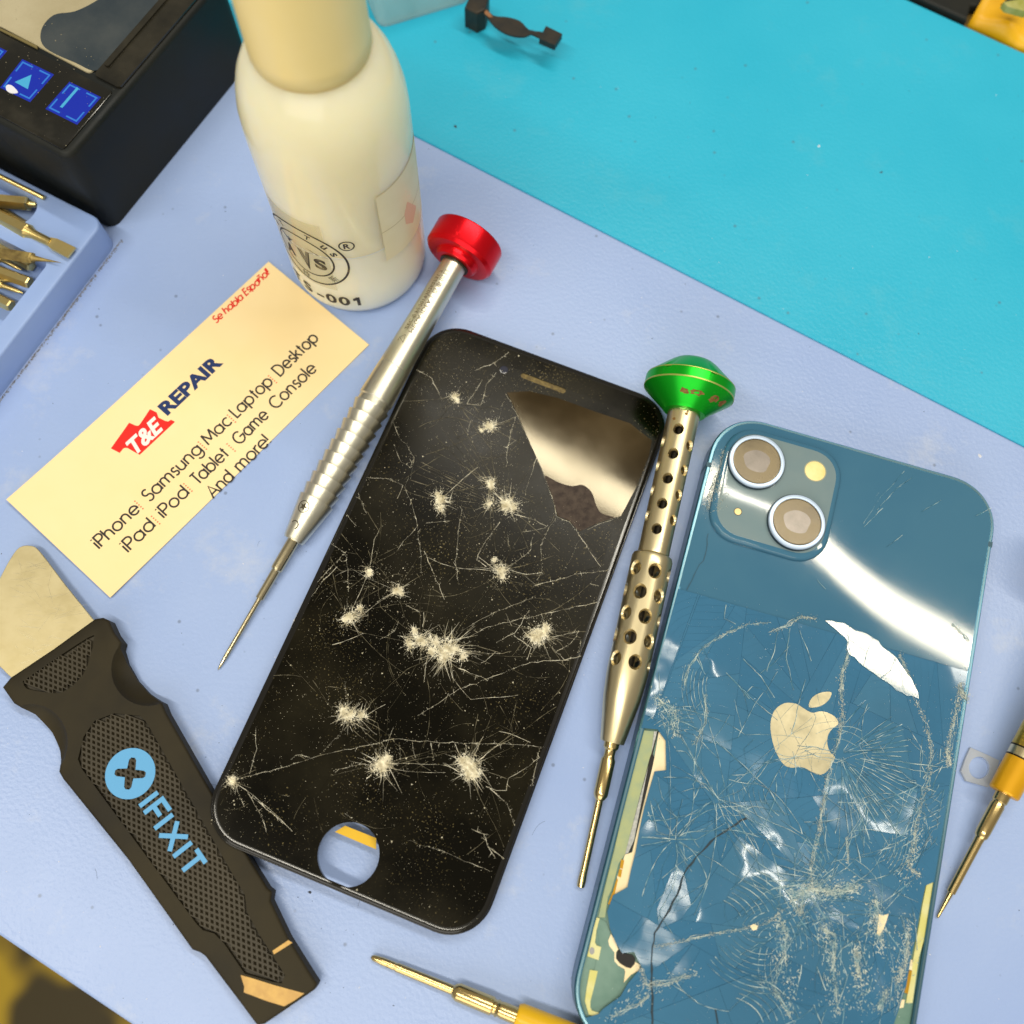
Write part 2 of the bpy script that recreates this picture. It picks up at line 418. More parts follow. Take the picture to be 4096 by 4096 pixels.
SMEAR = pm('grime_smear', (.035, .024, .02), .55, col2=(.075, .055, .042), nscale=500, spec=.2)
PEDGE = pm('black_bezel_edge', (.008, .007, .005), .16, spec=.6)
CRACK = pm('crushed_glass', (.95, .91, .76), .4, spec=.6, col2=(.60, .54, .38), nscale=700)
CRACKF = pm('fine_crack', (.30, .265, .17), .4, spec=.6, col2=(.05, .042, .022), nscale=260, ramp=(.4, .6))
DUST = pm('glass_dust', (.95, .88, .66), .6, col2=(.30, .25, .13), nscale=300, ramp=(.45, .75))
MESHG = pm('speaker_mesh', (.20, .145, .045), .5, .4, col2=(.08, .055, .02), nscale=1800)
PLATEM = pm('lcd_back_plate', (.3, .3, .3), .4, .8)
BFRAME = pm('blue_aluminium_frame', (.05, .15, .22), .3, .75)
BEDGE = pm('polished_blue_edge', (.15, .26, .31), .3, .8)
def ripple(m, c):
    """shell-like fracture ripples pressed into the glass (fine relief)"""
    nt = m.node_tree; b = nt.nodes['Principled BSDF']; tc = nn(nt, 'ShaderNodeTexCoord'); mp = nn(nt, 'ShaderNodeMapping')
    mp.inputs['Location'].default_value = (-c[0], -c[1], 0); nt.links.new(tc.outputs['Object'], mp.inputs[0])
    wv = nn(nt, 'ShaderNodeTexWave', wave_type='RINGS', rings_direction='Z', wave_profile='SAW'); wv.inputs['Scale'].default_value = 190; wv.inputs['Distortion'].default_value = 5; wv.inputs['Detail'].default_value = 2; wv.inputs['Detail Scale'].default_value = .35
    nt.links.new(mp.outputs[0], wv.inputs['Vector'])
    no = nn(nt, 'ShaderNodeTexNoise'); no.inputs['Scale'].default_value = 60; nt.links.new(tc.outputs['Object'], no.inputs['Vector'])
    rp = nn(nt, 'ShaderNodeMapRange'); rp.inputs['From Min'].default_value = .42; rp.inputs['From Max'].default_value = .6; nt.links.new(no.outputs['Fac'], rp.inputs['Value'])
    bp = nn(nt, 'ShaderNodeBump'); bp.inputs['Distance'].default_value = .0005; nt.links.new(wv.outputs['Fac'], bp.inputs['Height'])
    mu = nn(nt, 'ShaderNodeMath', operation='MULTIPLY'); mu.inputs[1].default_value = .75; nt.links.new(rp.outputs[0], mu.inputs[0]); nt.links.new(mu.outputs[0], bp.inputs['Strength'])
    nt.links.new(bp.outputs[0], b.inputs['Normal'])
BGLASS = pm('blue_back_glass', (.040, .137, .236), .025, col2=(.052, .158, .252), nscale=22, spec=.5, rvar=.03)
BGLASS.node_tree.nodes['Principled BSDF'].inputs['Specular Tint'].default_value = (1, .93, .80, 1)
BGV = [pm('blue_back_glass_piece', c, .05, col2=tuple(x * 1.2 for x in c), nscale=30, spec=.5, rvar=.12) for c in ((.037, .134, .238), (.040, .138, .240), (.043, .143, .245), (.047, .150, .250), (.035, .130, .233))]  # blues differ per shard: light and dark of the facets put into the colour
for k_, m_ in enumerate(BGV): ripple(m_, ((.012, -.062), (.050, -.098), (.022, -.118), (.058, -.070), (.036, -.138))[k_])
OPENC = pm('open_crack_dark', (.006, .022, .035), .5)
BGAP = pm('crack_shadow_gap', (.010, .07, .12), .5)
BCHIP = pm('blue_glass_chips', (.62, .66, .58), .35, col2=(.16, .33, .40), nscale=420, ramp=(.42, .68))
BFINE = pm('blue_fine_crack', (.012, .075, .13), .35, col2=(.07, .21, .29), nscale=260)
BPALE = pm('pale_blue_crack', (.56, .66, .64), .4, col2=(.10, .27, .36), nscale=350, ramp=(.4, .66))
CPLATE = pm('grey_camera_glass', (.165, .245, .275), .10, col2=(.20, .27, .285), nscale=60, spec=.5)
LRING = pm('lens_ring', (.50, .62, .80), .32, .25)
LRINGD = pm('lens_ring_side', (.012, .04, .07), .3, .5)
LENSG = pm('lens_bronze_film', (.085, .060, .022), .2, .2, col2=(.155, .115, .05), nscale=120, rvar=.1)
LENSC = pm('lens_grey_centre', (.13, .11, .09), .22, .2, col2=(.19, .16, .135), nscale=200)
FLASH = pm('flash_lens', (.88, .62, .20), .3, col2=(.92, .72, .30), nscale=300)
LOGO = pm('mirror_logo', (.52, .46, .30), .3, .7, col2=(.38, .34, .22), nscale=130, rvar=.15)
GASK = pm('green_gasket', (.30, .37, .22), .55, col2=(.38, .42, .20), nscale=300)
YGASK = pm('yellow_adhesive', (.62, .58, .18), .5, col2=(.68, .66, .34), nscale=250)
CREAM = pm('cream_adhesive', (.86, .68, .38), .5, col2=(.9, .76, .5), nscale=120)
WMESH = pm('white_mesh_tape', (.5, .5, .46), .5, col2=(.32, .33, .32), nscale=1500)
GOLDC = pm('gold_contact', (.68, .36, .03), .3, .7)
TEALG = pm('green_cover', (.10, .20, .16), .35, col2=(.17, .28, .23), nscale=120)
PITB = pm('black_opening', (.006, .005, .004), .6)
BOT = pm('milky_bottle_plastic', (.93, .855, .61), .13, sss=1.0, col2=(.90, .82, .56), nscale=40, spec=.5, rvar=.06)
BOT.node_tree.nodes['Principled BSDF'].inputs['Subsurface Radius'].default_value = (.016, .014, .010)
CAPM = pm('cream_cap_plastic', (1.0, .81, .36), .34, col2=(.98, .78, .32), nscale=50)
STICK = pm('yellowed_sticker', (.86, .77, .52), .42, col2=(.82, .72, .46), nscale=90, spec=.4)
STAIN = pm('faded_red_print', (.82, .50, .34), .5)
GREYINK = pm('engraved_ink', (.17, .14, .08), .6)
STARINK = pm('engraved_black', (.05, .04, .02), .6)
BPRINT = pm('worn_black_print', (.018, .016, .018), .55, col2=(.12, .09, .04), nscale=260, ramp=(.55, .68))
TRAYM = pm('periwinkle_tray', (.25, .37, .70), .42, col2=(.29, .41, .73), nscale=40, bump=.1, bscale=600)
GRIME = pm('grime', (.16, .15, .15), .8, col2=(.28, .27, .28), nscale=600)
GOLD = pm('gold_bit_steel', (.84, .68, .30), .28, 1.0, col2=(.68, .52, .20), nscale=120, rvar=.1)
CORR = pm('corroded_bit', (.20, .14, .05), .5, .7, col2=(.45, .34, .12), nscale=350)
DEVB = pm('black_device_plastic', (.006, .009, .011), .4, col2=(.016, .016, .012), nscale=30, rvar=.2, spec=.25)
DEVG = pm('glossy_panel', (.010, .0095, .007), .14, col2=(.03, .026, .016), nscale=45, ramp=(.45, .7), rvar=.2)
DEVP = pm('dirty_heating_plate', (.34, .29, .17), .45, col2=(.42, .37, .24), nscale=45, detail=8)
DEVS = pm('soot_patch', (.022, .034, .045), .35, col2=(.05, .06, .065), nscale=70, detail=8)
BTN = pm('lit_blue_button', (.004, .012, .16), .3, emit=(.002, .02, .42), estr=.55)
BTNL = pm('lit_blue_outline', (.02, .10, .3), .3, emit=(.02, .20, .70), estr=.5)
BTNA = pm('lit_cyan_arrow', (.04, .2, .3), .3, emit=(.05, .42, .75), estr=.5)
CLEARB = mat_plastic_film('clear_box_plastic', (.65, .92, .93), .6, .05, .15)
WASH = mat_plastic_film('milky_washer_plastic', (.80, .84, .88), .35, .08, .3)
FLEX = pm('black_flex', (.010, .010, .009), .5, col2=(.03, .022, .012), nscale=200)
COPPER = pm('copper_tab', (.4, .2, .1), .4, .7)
YEL = pm('yellow_wrap', (.80, .44, .004), .42, col2=(.60, .30, .004), nscale=30, ramp=(.4, .7))
OLIVE = pm('olive_print_paper', (.30, .30, .05), .6, col2=(.45, .43, .16), nscale=220)
ORANGE = pm('orange_barrel', (.80, .42, .01), .3, .35, col2=(.7, .34, .008), nscale=60)
KNB = pm('knurled_brass', (.55, .38, .07), .3, .9, bump=.8, bscale=1400, bdist=.0002)
GOLDS = pm('golden_steel_shaft', (.72, .54, .24), .22, 1.0, col2=(.64, .47, .20), nscale=60, stretch=(.4, 2, 2))
DKRING = pm('dark_ring', (.03, .022, .01), .4, .5)
YHAND = pm('yellow_handle', (.80, .47, .01), .35)

# ------------------------------------------------------------------ the setting
def quad_struct(name, poly, z0, z1, mat, b=.6):
    v, f = slab(poly, z0, z1, b, 3); o = mk(name, v, f, mat); o['kind'] = 'structure'; return o
e25 = Vector((math.cos(R_(-25)), math.sin(R_(-25)))); n25 = Vector((math.sin(R_(25)), math.cos(R_(25))))
def mp2(t, d): p = e25 * t + n25 * d; return (p.x, p.y)
P_lt = at(1668, 547); d_lt = P_lt.xy.dot(n25)                       # lavender / teal joint
P_tt = at(3880, 108); d_tt = P_tt.xy.dot(n25)                       # far edge of teal mat
P_lb = at(260, 3920); d_lb = P_lb.xy.dot(n25)                       # near edge of lavender mat
floor = mk('floor', [(-3000, -3000, -740), (3000, -3000, -740), (3000, 3000, -740), (-3000, 3000, -740)], [(0, 1, 2, 3)], FLOOR); floor['kind'] = 'structure'
quad_struct('workbench_top', [mp2(-320, d_lb + 4), mp2(360, d_lb + 4), mp2(360, d_tt + 160), mp2(-320, d_tt + 160)], -32, -2.2, WOOD, 1.5)
lm = slab([mp2(-300, d_lb), mp2(330, d_lb), mp2(330, d_lt), mp2(-300, d_lt)], -2.2, 0, .7, 3)
o = mk('lavender_silicone_mat', lm[0], lm[1], LAV); tag(o, 'pale lavender silicone work mat that the phones and tools lie on', 'mat')
tm = slab([mp2(-300, d_lt + .12), mp2(330, d_lt + .12), mp2(330, d_tt), mp2(-300, d_tt)], -2.2, -.25, .6, 3)
o = mk('teal_silicone_mat', tm[0], tm[1], TEAL); tag(o, 'bright teal blue silicone mat strip behind the lavender mat', 'mat')

# ------------------------------------------------------------------ cracked black display
TH8 = -.2852
u8 = Vector((66 * math.cos(TH8), 66 * math.sin(TH8), -.5271)).normalized()
v8 = Vector((137 * math.sin(TH8), -137 * math.cos(TH8), 3.3429)); v8 = (v8 - u8 * v8.dot(u8)).normalized()
y8 = -v8; n8 = u8.cross(y8)
O8 = Vector((-24.257, 119.2627, 2.9365))
def frame(o, x, y, z): return Matrix(((x.x, y.x, z.x, o.x), (x.y, y.y, z.y, o.y), (x.z, y.z, z.z, o.z), (0, 0, 0, 1)))
F8 = frame(O8, u8, y8, n8)
def on_plane(F, px, py, h=0.0):
    o = F.translation; n = F.col[2].xyz
    d = ray(px, py); t = ((o + n * h) - CAM).dot(n) / d.dot(n)
    q = F.inverted() @ (CAM + d * t); return (q.x, q.y)
def p8(z, p, h=0.0): return on_plane(F8, *z(p), h)
Z6 = zoomer(1200, 1250, .7764); Z7 = zoomer(800, 2400, .8282); Z8 = zoomer(1900, 1900, .4659); ZT = zoomer(1600, 1250, .5694); ID = zoomer(0, 0, 1)
scr = thing('phone_display', 'shattered black phone display with an empty round home button hole', 'phone screen', F8)
out8 = rrect(0, -137, 66, 0, 9.5, 12)
hx, hy = on_plane(F8, 1394, 3418); HR = 6.75
hole = [(hx + HR * math.cos(2 * math.pi * i / 48), hy + HR * math.sin(2 * math.pi * i / 48)) for i in range(48)]
# earpiece slot
ea = p8(ZT, (868, 443)); eb = p8(ZT, (1145, 548))
ed = (Vector(eb) - Vector(ea)).normalized(); en = Vector((-ed.y, ed.x)); er = .75
slot = [tuple(Vector(ea) + ed * (-er * math.sin(a)) + en * (er * math.cos(a))) for a in [math.pi * k / 8 for k in range(9)]] + \
       [tuple(Vector(eb) + ed * (er * math.sin(a)) - en * (er * math.cos(a))) for a in [math.pi * k / 8 for k in range(9)]]
def holed_panel(name, outer, holes, z, mat, parent, zb, rings):
    """panel with rounded rim rings (inset, z), flat top with holes, hole walls down to zb"""
    mb = MB(); n = len(outer); v = []
    for d, zz in rings:
        q = inset(outer, d) if d > 1e-6 else outer; v += [(p[0], p[1], zz) for p in q]
    f = []
    for k in range(len(rings) - 1): f += [(k * n + i, k * n + (i + 1) % n, (k + 1) * n + (i + 1) % n, (k + 1) * n + i) for i in range(n)]
    mb.add(v, f)
    top = inset(outer, rings[-1][0])
    loops = [[Vector((p[0], p[1], 0)) for p in top]] + [[Vector((p[0], p[1], 0)) for p in h] for h in holes]
    flat = [p for l in loops for p in l]
    mb.add([(p.x, p.y, z) for p in flat], [tuple(t) for t in tessellate_polygon(loops)])
    bot = [Vector((p[0], p[1], 0)) for p in (inset(outer, rings[0][0]) if rings[0][0] > 1e-6 else outer)]
    lb = [bot] + loops[1:]; fb = [p for l in lb for p in l]
    mb.add([(p.x, p.y, zb) for p in fb], [tuple(t) for t in tessellate_polygon(lb)])
    for h in holes:
        m = len(h); mb.add([(p[0], p[1], z) for p in h] + [(p[0], p[1], zb) for p in h], [(i, (i + 1) % m, m + (i + 1) % m, m + i) for i in range(m)])
    o = mk(name, mb.v, mb.f, mat, parent)
    bm = bmesh.new(); bm.from_mesh(o.data); bmesh.ops.remove_doubles(bm, verts=bm.verts[:], dist=2e-6)
    bmesh.ops.recalc_face_normals(bm, faces=bm.faces[:]); bm.to_mesh(o.data); bm.free(); shade(o, 28)
    o.data.materials.append(PEDGE)
    for p in o.data.polygons:
        if -.00085 < p.center.z < -.000004: p.material_index = 1
    return o
holed_panel('cover_glass', out8, [hole, slot], 0, PGLASS, scr, -.95, [(.25, -.95), (.02, -.72), (0, -.5), (.1, -.28), (.35, -.11), (.8, -.02), (1.25, 0)])
v, f = slab(rrect(-.35, -137.35, 66.35, .35, 9.8, 12), -1.55, -.62, .25, 2); 
bezel = mk('bezel_frame', v, f, PEDGE, scr)
cut = lambda poly, z0, z1: mk('cutter', *prism(poly, z0, z1), None, None)
def cutter_in(F, poly, z0, z1):
    c = mk('cutter', *prism(poly, z0, z1), None); m = F.copy(); m.translation = F.translation * .001; c.matrix_world = m; return c
boolean(bezel, [cutter_in(F8, inset(out8, .9), -.98, .5), cutter_in(F8, [(hx + (p[0] - hx) * 1.0, hy + (p[1] - hy) * 1.0) for p in hole], -3, 1)])
mk('lcd_back_plate', *prism(rrect(2.5, -116, 63.5, -6, 3, 5), -2.75, -1.57), PLATEM, scr)
v, f = prism(inset(slot, -.12), -.9, -.30); mk('earpiece_mesh', v, f, MESHG, scr)
fc = p8(ZT, (730, 402)); v, f = lathez([(.012, 1.05), (.02, .9)], 24, fc); mk('front_camera_lens', v, f, pm('camera_dot', (.02, .022, .04), .1), scr)
# yellow flex cable seen through the button hole
fx = [on_plane(F8, *Z7(p), -2.2) for p in ((650, 1120), (700, 1090), (850, 1150), (850, 1205))]
mk('yellow_flex', *prism(fx, -2.75, -2.6), pm('amber_flex', (.75, .45, .01), .35), scr)

def star(mb, c, r, n=60, z=.05, wmax=.2, bias=None):
    """bruise of crushed glass: uneven radiating splinters and a heap of crumbs"""
    lob = [(random.uniform(0, 6.28), random.uniform(.5, 1.25)) for _ in range(5)]
    for i in range(n):
        la, lr = random.choice(lob); a = la + random.gauss(0, .55)
        if bias is not None and random.random() < .5: a = bias + random.gauss(0, .45)
        L = r * (.08 + lr * random.random() ** 2.6 * .9)
        s0 = r * random.uniform(0, .35); s0 = min(s0, L * .7)
        p0 = (c[0] + math.cos(a) * s0 + random.gauss(0, .1 * r), c[1] + math.sin(a) * s0 + random.gauss(0, .1 * r)); b = a + random.uniform(-.2, .2)
        p1 = (c[0] + math.cos(b) * L, c[1] + math.sin(b) * L)
        mid = ((p0[0] + p1[0]) / 2 + random.uniform(-.12, .12), (p0[1] + p1[1]) / 2 + random.uniform(-.12, .12))
        wd = wmax * random.uniform(.2, 1)
        ribbon(mb, [p0, mid, p1], lambda t, wd=wd: wd * (1 - t) * random.uniform(.5, 1.3) + .03, z + random.uniform(0, .06), up=random.uniform(.02, .12))
    for i in range(int(n * 5.0)):
        a = random.choice(lob)[0] + random.gauss(0, 1.0); q = abs(random.gauss(0, r * (.19 if i % 3 else .42))); s = random.uniform(.04, .24) * (1.0 if i % 3 else .55)
        x = c[0] + q * math.cos(a); y = c[1] + q * math.sin(a); t = random.uniform(0, 6.28); e = random.uniform(.6, 1.8)
        mb.add([(x + s * e * math.cos(t), y + s * e * math.sin(t), z), (x + s * math.cos(t + 2), y + s * math.sin(t + 2), z), (x + s * .8 * math.cos(t + 4), y + s * .8 * math.sin(t + 4), z), (x, y, z + random.uniform(.03, .16))], [(0, 1, 3), (1, 2, 3), (2, 0, 3)])
IMP = [(1957, 1708, 58, None), (1821, 1588, 38, None), (1751, 2003, 66, None), (2027, 2019, 78, 2.4), (1961, 1933, 50, None), (2007, 2283, 62, None),
       (1588, 2360, 50, None), (1394, 2468, 62, None), (1678, 2557, 72, None), (1785, 2599, 112, None), (2158, 2524, 92, None), (1400, 2860, 66, None),
       (1529, 3062, 86, None), (1876, 3071, 90, None), (1480, 2290, 34, None), (930, 3122, 40, -.8)]
for (x, y, r, b) in IMP:
    mb = MB(); c_ = on_plane(F8, x, y); R0 = r / 12.6; el = random.uniform(0, 3.14)
    for k in range(1 + int(r / 22)):                    # several overlapping knocks make one ragged bruise
        t_ = random.gauss(0, .30) * R0 * (k > 0); u_ = random.gauss(0, .14) * R0 * (k > 0)
        star(mb, (c_[0] + t_ * math.cos(el) - u_ * math.sin(el), c_[1] + t_ * math.sin(el) + u_ * math.cos(el)), R0 * (1 if k == 0 else random.uniform(.3, .65)), int((30 + r * .9) * (1 if k == 0 else .5)), bias=b, wmax=.07 + r * .0011)
    mb.build('impact_star', CRACK, scr)
def jag(pts, k=.22, n=5):
    out = []
    for a, b in zip(pts[:-1], pts[1:]):
        L = math.hypot(b[0] - a[0], b[1] - a[1]); m = max(1, int(L / 1.3))
        for i in range(m):
            t = i / m; j = random.gauss(0, k) if i else 0
            nx, ny = -(b[1] - a[1]) / max(L, 1e-6), (b[0] - a[0]) / max(L, 1e-6)
            out.append((a[0] + (b[0] - a[0]) * t + nx * j, a[1] + (b[1] - a[1]) * t + ny * j))
    out.append(pts[-1]); return out
L6 = [[(600, 295), (680, 340), (720, 430), (735, 465)], [(1075, 205), (1000, 260), (900, 300)], [(1010, 310), (960, 370), (930, 480), (860, 470), (920, 380), (940, 345)],
      [(1060, 420), (1110, 510), (1190, 690), (1250, 820), (1290, 930), (1320, 1050)], [(480, 565), (510, 640), (560, 700), (590, 750), (570, 800), (520, 770), (485, 680)],
      [(560, 850), (540, 900), (580, 1000), (605, 1100), (620, 1230), (625, 1340)], [(340, 850), (450, 855), (530, 890)], [(1105, 1040), (1180, 1060), (1270, 1100)],
      [(1320, 1050), (1390, 1080), (1440, 1150), (1490, 1230), (1550, 1310)], [(1320, 1060), (1280, 1110), (1240, 1200), (1245, 1340), (1220, 1380)],
      [(1640, 1055), (1540, 1090), (1480, 1120)], [(1590, 1330), (1480, 1340), (1350, 1370), (1200, 1410)], [(1440, 1170), (1400, 1260), (1340, 1370)],
      [(300, 930), (345, 1040)], [(240, 1040), (290, 1100)], [(835, 1010), (815, 1150), (800, 1280), (815, 1390)], [(1200, 1155), (1190, 1220), (1120, 1280), (1050, 1330)],
      [(90, 1390), (180, 1290), (240, 1230)], [(60, 1460), (120, 1380), (190, 1310)], [(590, 750), (570, 860)], [(530, 890), (500, 960)], [(650, 1085), (770, 1075)], [(740, 1010), (750, 1100)],
      [(605, 1100), (540, 1170), (500, 1230)], [(1050, 460), (1000, 620)], [(1110, 540), (1070, 700), (1060, 800)], [(990, 1140), (945, 1230)], [(1070, 1140), (1072, 1210)],
      [(1245, 1340), (1170, 1350), (1090, 1330)], [(920, 1260), (1000, 1320)], [(905, 1270), (960, 1310)], [(860, 640), (880, 560)], [(640, 1230), (700, 1380), (745, 1480)],
      [(1030, 1080), (960, 1170), (910, 1280)], [(1240, 700), (1180, 860), (1160, 940)], [(240, 1250), (250, 1440)], [(160, 1190), (230, 1240)], [(560, 1400), (400, 1490)]]
L6F = [[(600, 790), (1000, 980)], [(600, 830), (980, 980)], [(620, 770), (1010, 960)], [(600, 910), (720, 960)], [(700, 640), (960, 900)], [(780, 590), (990, 900)], [(820, 560), (1010, 880)], [(730, 600), (970, 890)],
       [(850, 650), (1020, 900)], [(560, 860), (900, 970)], [(660, 800), (920, 930)]]
L7 = [[(240, 850), (430, 800), (580, 750), (820, 700), (960, 670), (1030, 680), (1250, 690), (1560, 700), (1670, 710)], [(640, 825), (800, 790)], [(930, 790), (1040, 790), (1190, 800), (1260, 830)],
      [(1780, 290), (1600, 300), (1390, 380), (1250, 430), (1050, 560)], [(1640, 760), (1560, 820), (1490, 860), (1480, 920), (1430, 920), (1380, 900)], [(1640, 720), (1600, 900)],
      [(1400, 910), (1480, 980), (1520, 1090)], [(1310, 1105), (1370, 1130), (1390, 1190), (1430, 1250)], [(1390, 1190), (1470, 1250)], [(150, 870), (240, 850)], [(180, 920), (215, 1000)],
      [(230, 930), (300, 1050), (320, 1120)], [(250, 950), (420, 1090)], [(270, 620), (275, 720), (240, 840)], [(700, 1030), (760, 1070), (790, 1110)], [(960, 690), (970, 780)], [(1025, 680), (1040, 760)], [(1115, 690), (1130, 770)],
      [(1000, 1160), (1190, 1220), (1400, 1310)], [(1920, 10), (1700, 60), (1390, 130), (1290, 185)], [(1260, 150), (1420, 60), (1620, -20)], [(1430, 205), (1520, 160), (1590, 50)], [(1500, 160), (1600, 230), (1580, 290)],
      [(1700, 180), (1830, 150), (1790, 210), (1720, 250)], [(1700, 230), (1760, 290), (1840, 270)], [(1840, 190), (1830, 270)], [(960, 100), (940, 150), (870, 190)], [(1080, 60), (1075, 130)],
      [(440, 770), (470, 745), (530, 760)], [(580, 750), (680, 640), (720, 600)], [(700, 400), (705, 480)], [(1300, 250), (1450, 260)], [(1250, 330), (1390, 390)], [(1060, 60), (990, 20)], [(500, 0), (470, 60), (440, 130)], [(1100, 270), (1080, 400)], [(1200, 450), (1180, 500)], [(1230, 690), (1260, 760)], [(1280, 690), (1290, 750)], [(1350, 690), (1320, 760)], [(1440, 700), (1340, 780)]]
cid = 0
for Z, LL, kk, wd, mt in ((Z6, L6, .12, .055, CRACK), (Z7, L7, .10, .055, CRACK), (Z6, L6F, .03, .07, CRACKF)):
    for l in LL:
        mb = MB(); pts = [p8(Z, p) for p in l]
        pts = jag(pts, kk)
        ww = wd * random.uniform(.55, 1.25)
        ribbon(mb, pts, lambda t, ww=ww: ww * random.uniform(.15, 1.7) * (1.8 if random.random() < .12 else 1), .055 + .004 * (cid % 6), up=.05)
        if mt is CRACK:
            dens = random.uniform(1.0, 5.0)
            for a, b in zip(pts[:-1], pts[1:]):         # crumbled glass along the line, in drifts
                if random.random() < .35: dens = random.uniform(.3, 6.5)
                for _ in range(int(dens)):
                    t = random.random(); x = a[0] + (b[0] - a[0]) * t + random.gauss(0, .13); y = a[1] + (b[1] - a[1]) * t + random.gauss(0, .13)
                    s_ = random.uniform(.03, .13); g = random.uniform(0, 6.28); e = random.uniform(.6, 2)
                    mb.add([(x + s_ * e * math.cos(g), y + s_ * e * math.sin(g), .06), (x + s_ * math.cos(g + 2), y + s_ * math.sin(g + 2), .06), (x + s_ * .8 * math.cos(g + 4), y + s_ * .8 * math.sin(g + 4), .06), (x, y, .06 + s_)], [(0, 1, 3), (1, 2, 3), (2, 0, 3)])
        if mt is CRACK and len(pts) > 3:
            for p in pts[1:-1]:
                if random.random() < .35:       # side splinters
                    a = random.uniform(0, 6.28); L = random.uniform(.3, 1.3)
                    ribbon(mb, [p, (p[0] + L * math.cos(a), p[1] + L * math.sin(a))], lambda t: .07 * (1 - t) + .02, .09, up=.03)
        mb.build('crack', mt, scr); cid += 1
# hairline web between the bruises
def walk(x, y, a, L, ok, curl=.03, br=.05, depth=0, step=1.1):
    out = [[(x, y)]]; c = random.gauss(0, curl); n_ = int(L / step); extra = []
    for k in range(n_):
        a += c + random.gauss(0, .05); x += step * math.cos(a); y += step * math.sin(a)
        if not ok(x, y): break
        out[0].append((x, y))
        if depth < 2 and random.random() < br: extra += walk(x, y, a + random.choice((-1, 1)) * random.uniform(.4, 1.1), L * random.uniform(.25, .6), ok, curl, br, depth + 1, step)
        if random.random() < .06: a += random.gauss(0, .5)
    return [o for o in out + extra if len(o) > 2]
random.seed(17)
ok8 = lambda x, y: 1.0 < x < 65 and -135.5 < y < -1.5 and math.hypot(x - hx, y - hy) > HR + .4 and not (x > 40 and y > -34) and not (y > -8)
for (px_, py_, r, b) in IMP:
    c = on_plane(F8, px_, py_); n_ = int(3 + r / 14)
    for k in range(n_):
        a = random.uniform(0, 6.283) if b is None else b + random.gauss(0, 1.2)
        for l in walk(c[0] + 1.2 * math.cos(a), c[1] + 1.2 * math.sin(a), a, random.uniform(4, 9 + r * .22), ok8, .02, .05):
            mb = MB(); w_ = random.uniform(.035, .08); ribbon(mb, l, lambda t, w_=w_: w_ * random.uniform(.4, 1.5), .05 + .003 * (cid % 7), up=.03)
            mb.build('hairline_crack', CRACKF if random.random() < .85 else CRACK, scr); cid += 1
    for k in range(2):                                  # broken rings round the bruise
        rr_ = r / 14 * random.uniform(.9, 2.2); a0 = random.uniform(0, 360); l = [q for q in arc(c[0], c[1], rr_, a0, a0 + random.uniform(40, 110), 12) if ok8(*q)]
        if len(l) > 3: mb = MB(); ribbon(mb, jag(l, .05), lambda t: .05 * random.uniform(.3, 1.5), .05 + .003 * (cid % 7), up=.03); mb.build('hairline_crack', CRACKF, scr); cid += 1
# loose glass dust and splinters over the display
mb = MB(); random.seed(11)
def inside8(x, y): return 1.2 < x < 64.8 and -136 < y < -1 and math.hypot(x - hx, y - hy) > HR + .3
pole = [(on_plane(F8, x, y), r / 14) for (x, y, r, b) in IMP]
for i in range(6500):
    if random.random() < .55:
        c, r = random.choice(pole); a = random.uniform(0, 6.28); q = abs(random.gauss(0, r * 2.4)); x = c[0] + q * math.cos(a); y = c[1] + q * math.sin(a)
    else: x = random.uniform(1, 65); y = random.uniform(-136, -2)
    if not inside8(x, y) or (x > 34 and y > -38 and random.random() < .8): continue
    s = random.choice([.03, .04, .05, .06, .075, .09]) * random.uniform(.6, 1.2)
    if random.random() < .05: s *= 2.6
    a = random.uniform(0, 6.28); st = random.uniform(.5, 1.6)
    mb.add([(x + s * st * math.cos(a), y + s * st * math.sin(a), .06), (x + s * math.cos(a + 2.1), y + s * math.sin(a + 2.1), .06), (x + s * math.cos(a + 4.2), y + s * math.sin(a + 4.2), .06), (x, y, .06 + s)], [(0, 1, 3), (1, 2, 3), (2, 0, 3)])
o = mb.build('glass_dust', DUST, scr); o['kind'] = 'stuff'
# loosened shards that sit a little proud and tilt differently
SH = [([(1062, 412), (1180, 405), (1330, 440), (1520, 510), (1700, 570), (1815, 660), (1800, 740), (1735, 900), (1655, 1050), (1540, 1085), (1440, 1130), (1385, 1075), (1325, 1050), (1290, 930), (1250, 820), (1190, 690), (1110, 510)], Z6, PGLOSS, 'A'),
      ([(1325, 1060), (1440, 1160), (1550, 1310), (1460, 1335), (1350, 1365), (1250, 1385), (1245, 1200), (1285, 1110)], Z6, PGLASS, (.006, -.004)),
      ([(1450, 1150), (1545, 1095), (1630, 1065), (1560, 1300)], Z6, PGLASS, (-.004, .006)),
      ([(620, 1110), (820, 1020), (800, 1280), (815, 1385), (630, 1330)], Z6, PGLASS, (.004, .005)),
      ([(260, 855), (570, 760), (800, 710), (950, 680), (900, 780), (650, 820), (560, 960), (240, 930)], Z7, PGLASS, (-.005, -.003)),
      ([(1260, 700), (1620, 712), (1600, 900), (1480, 860), (1330, 800)], Z7, PGLASS, (.003, .006))]
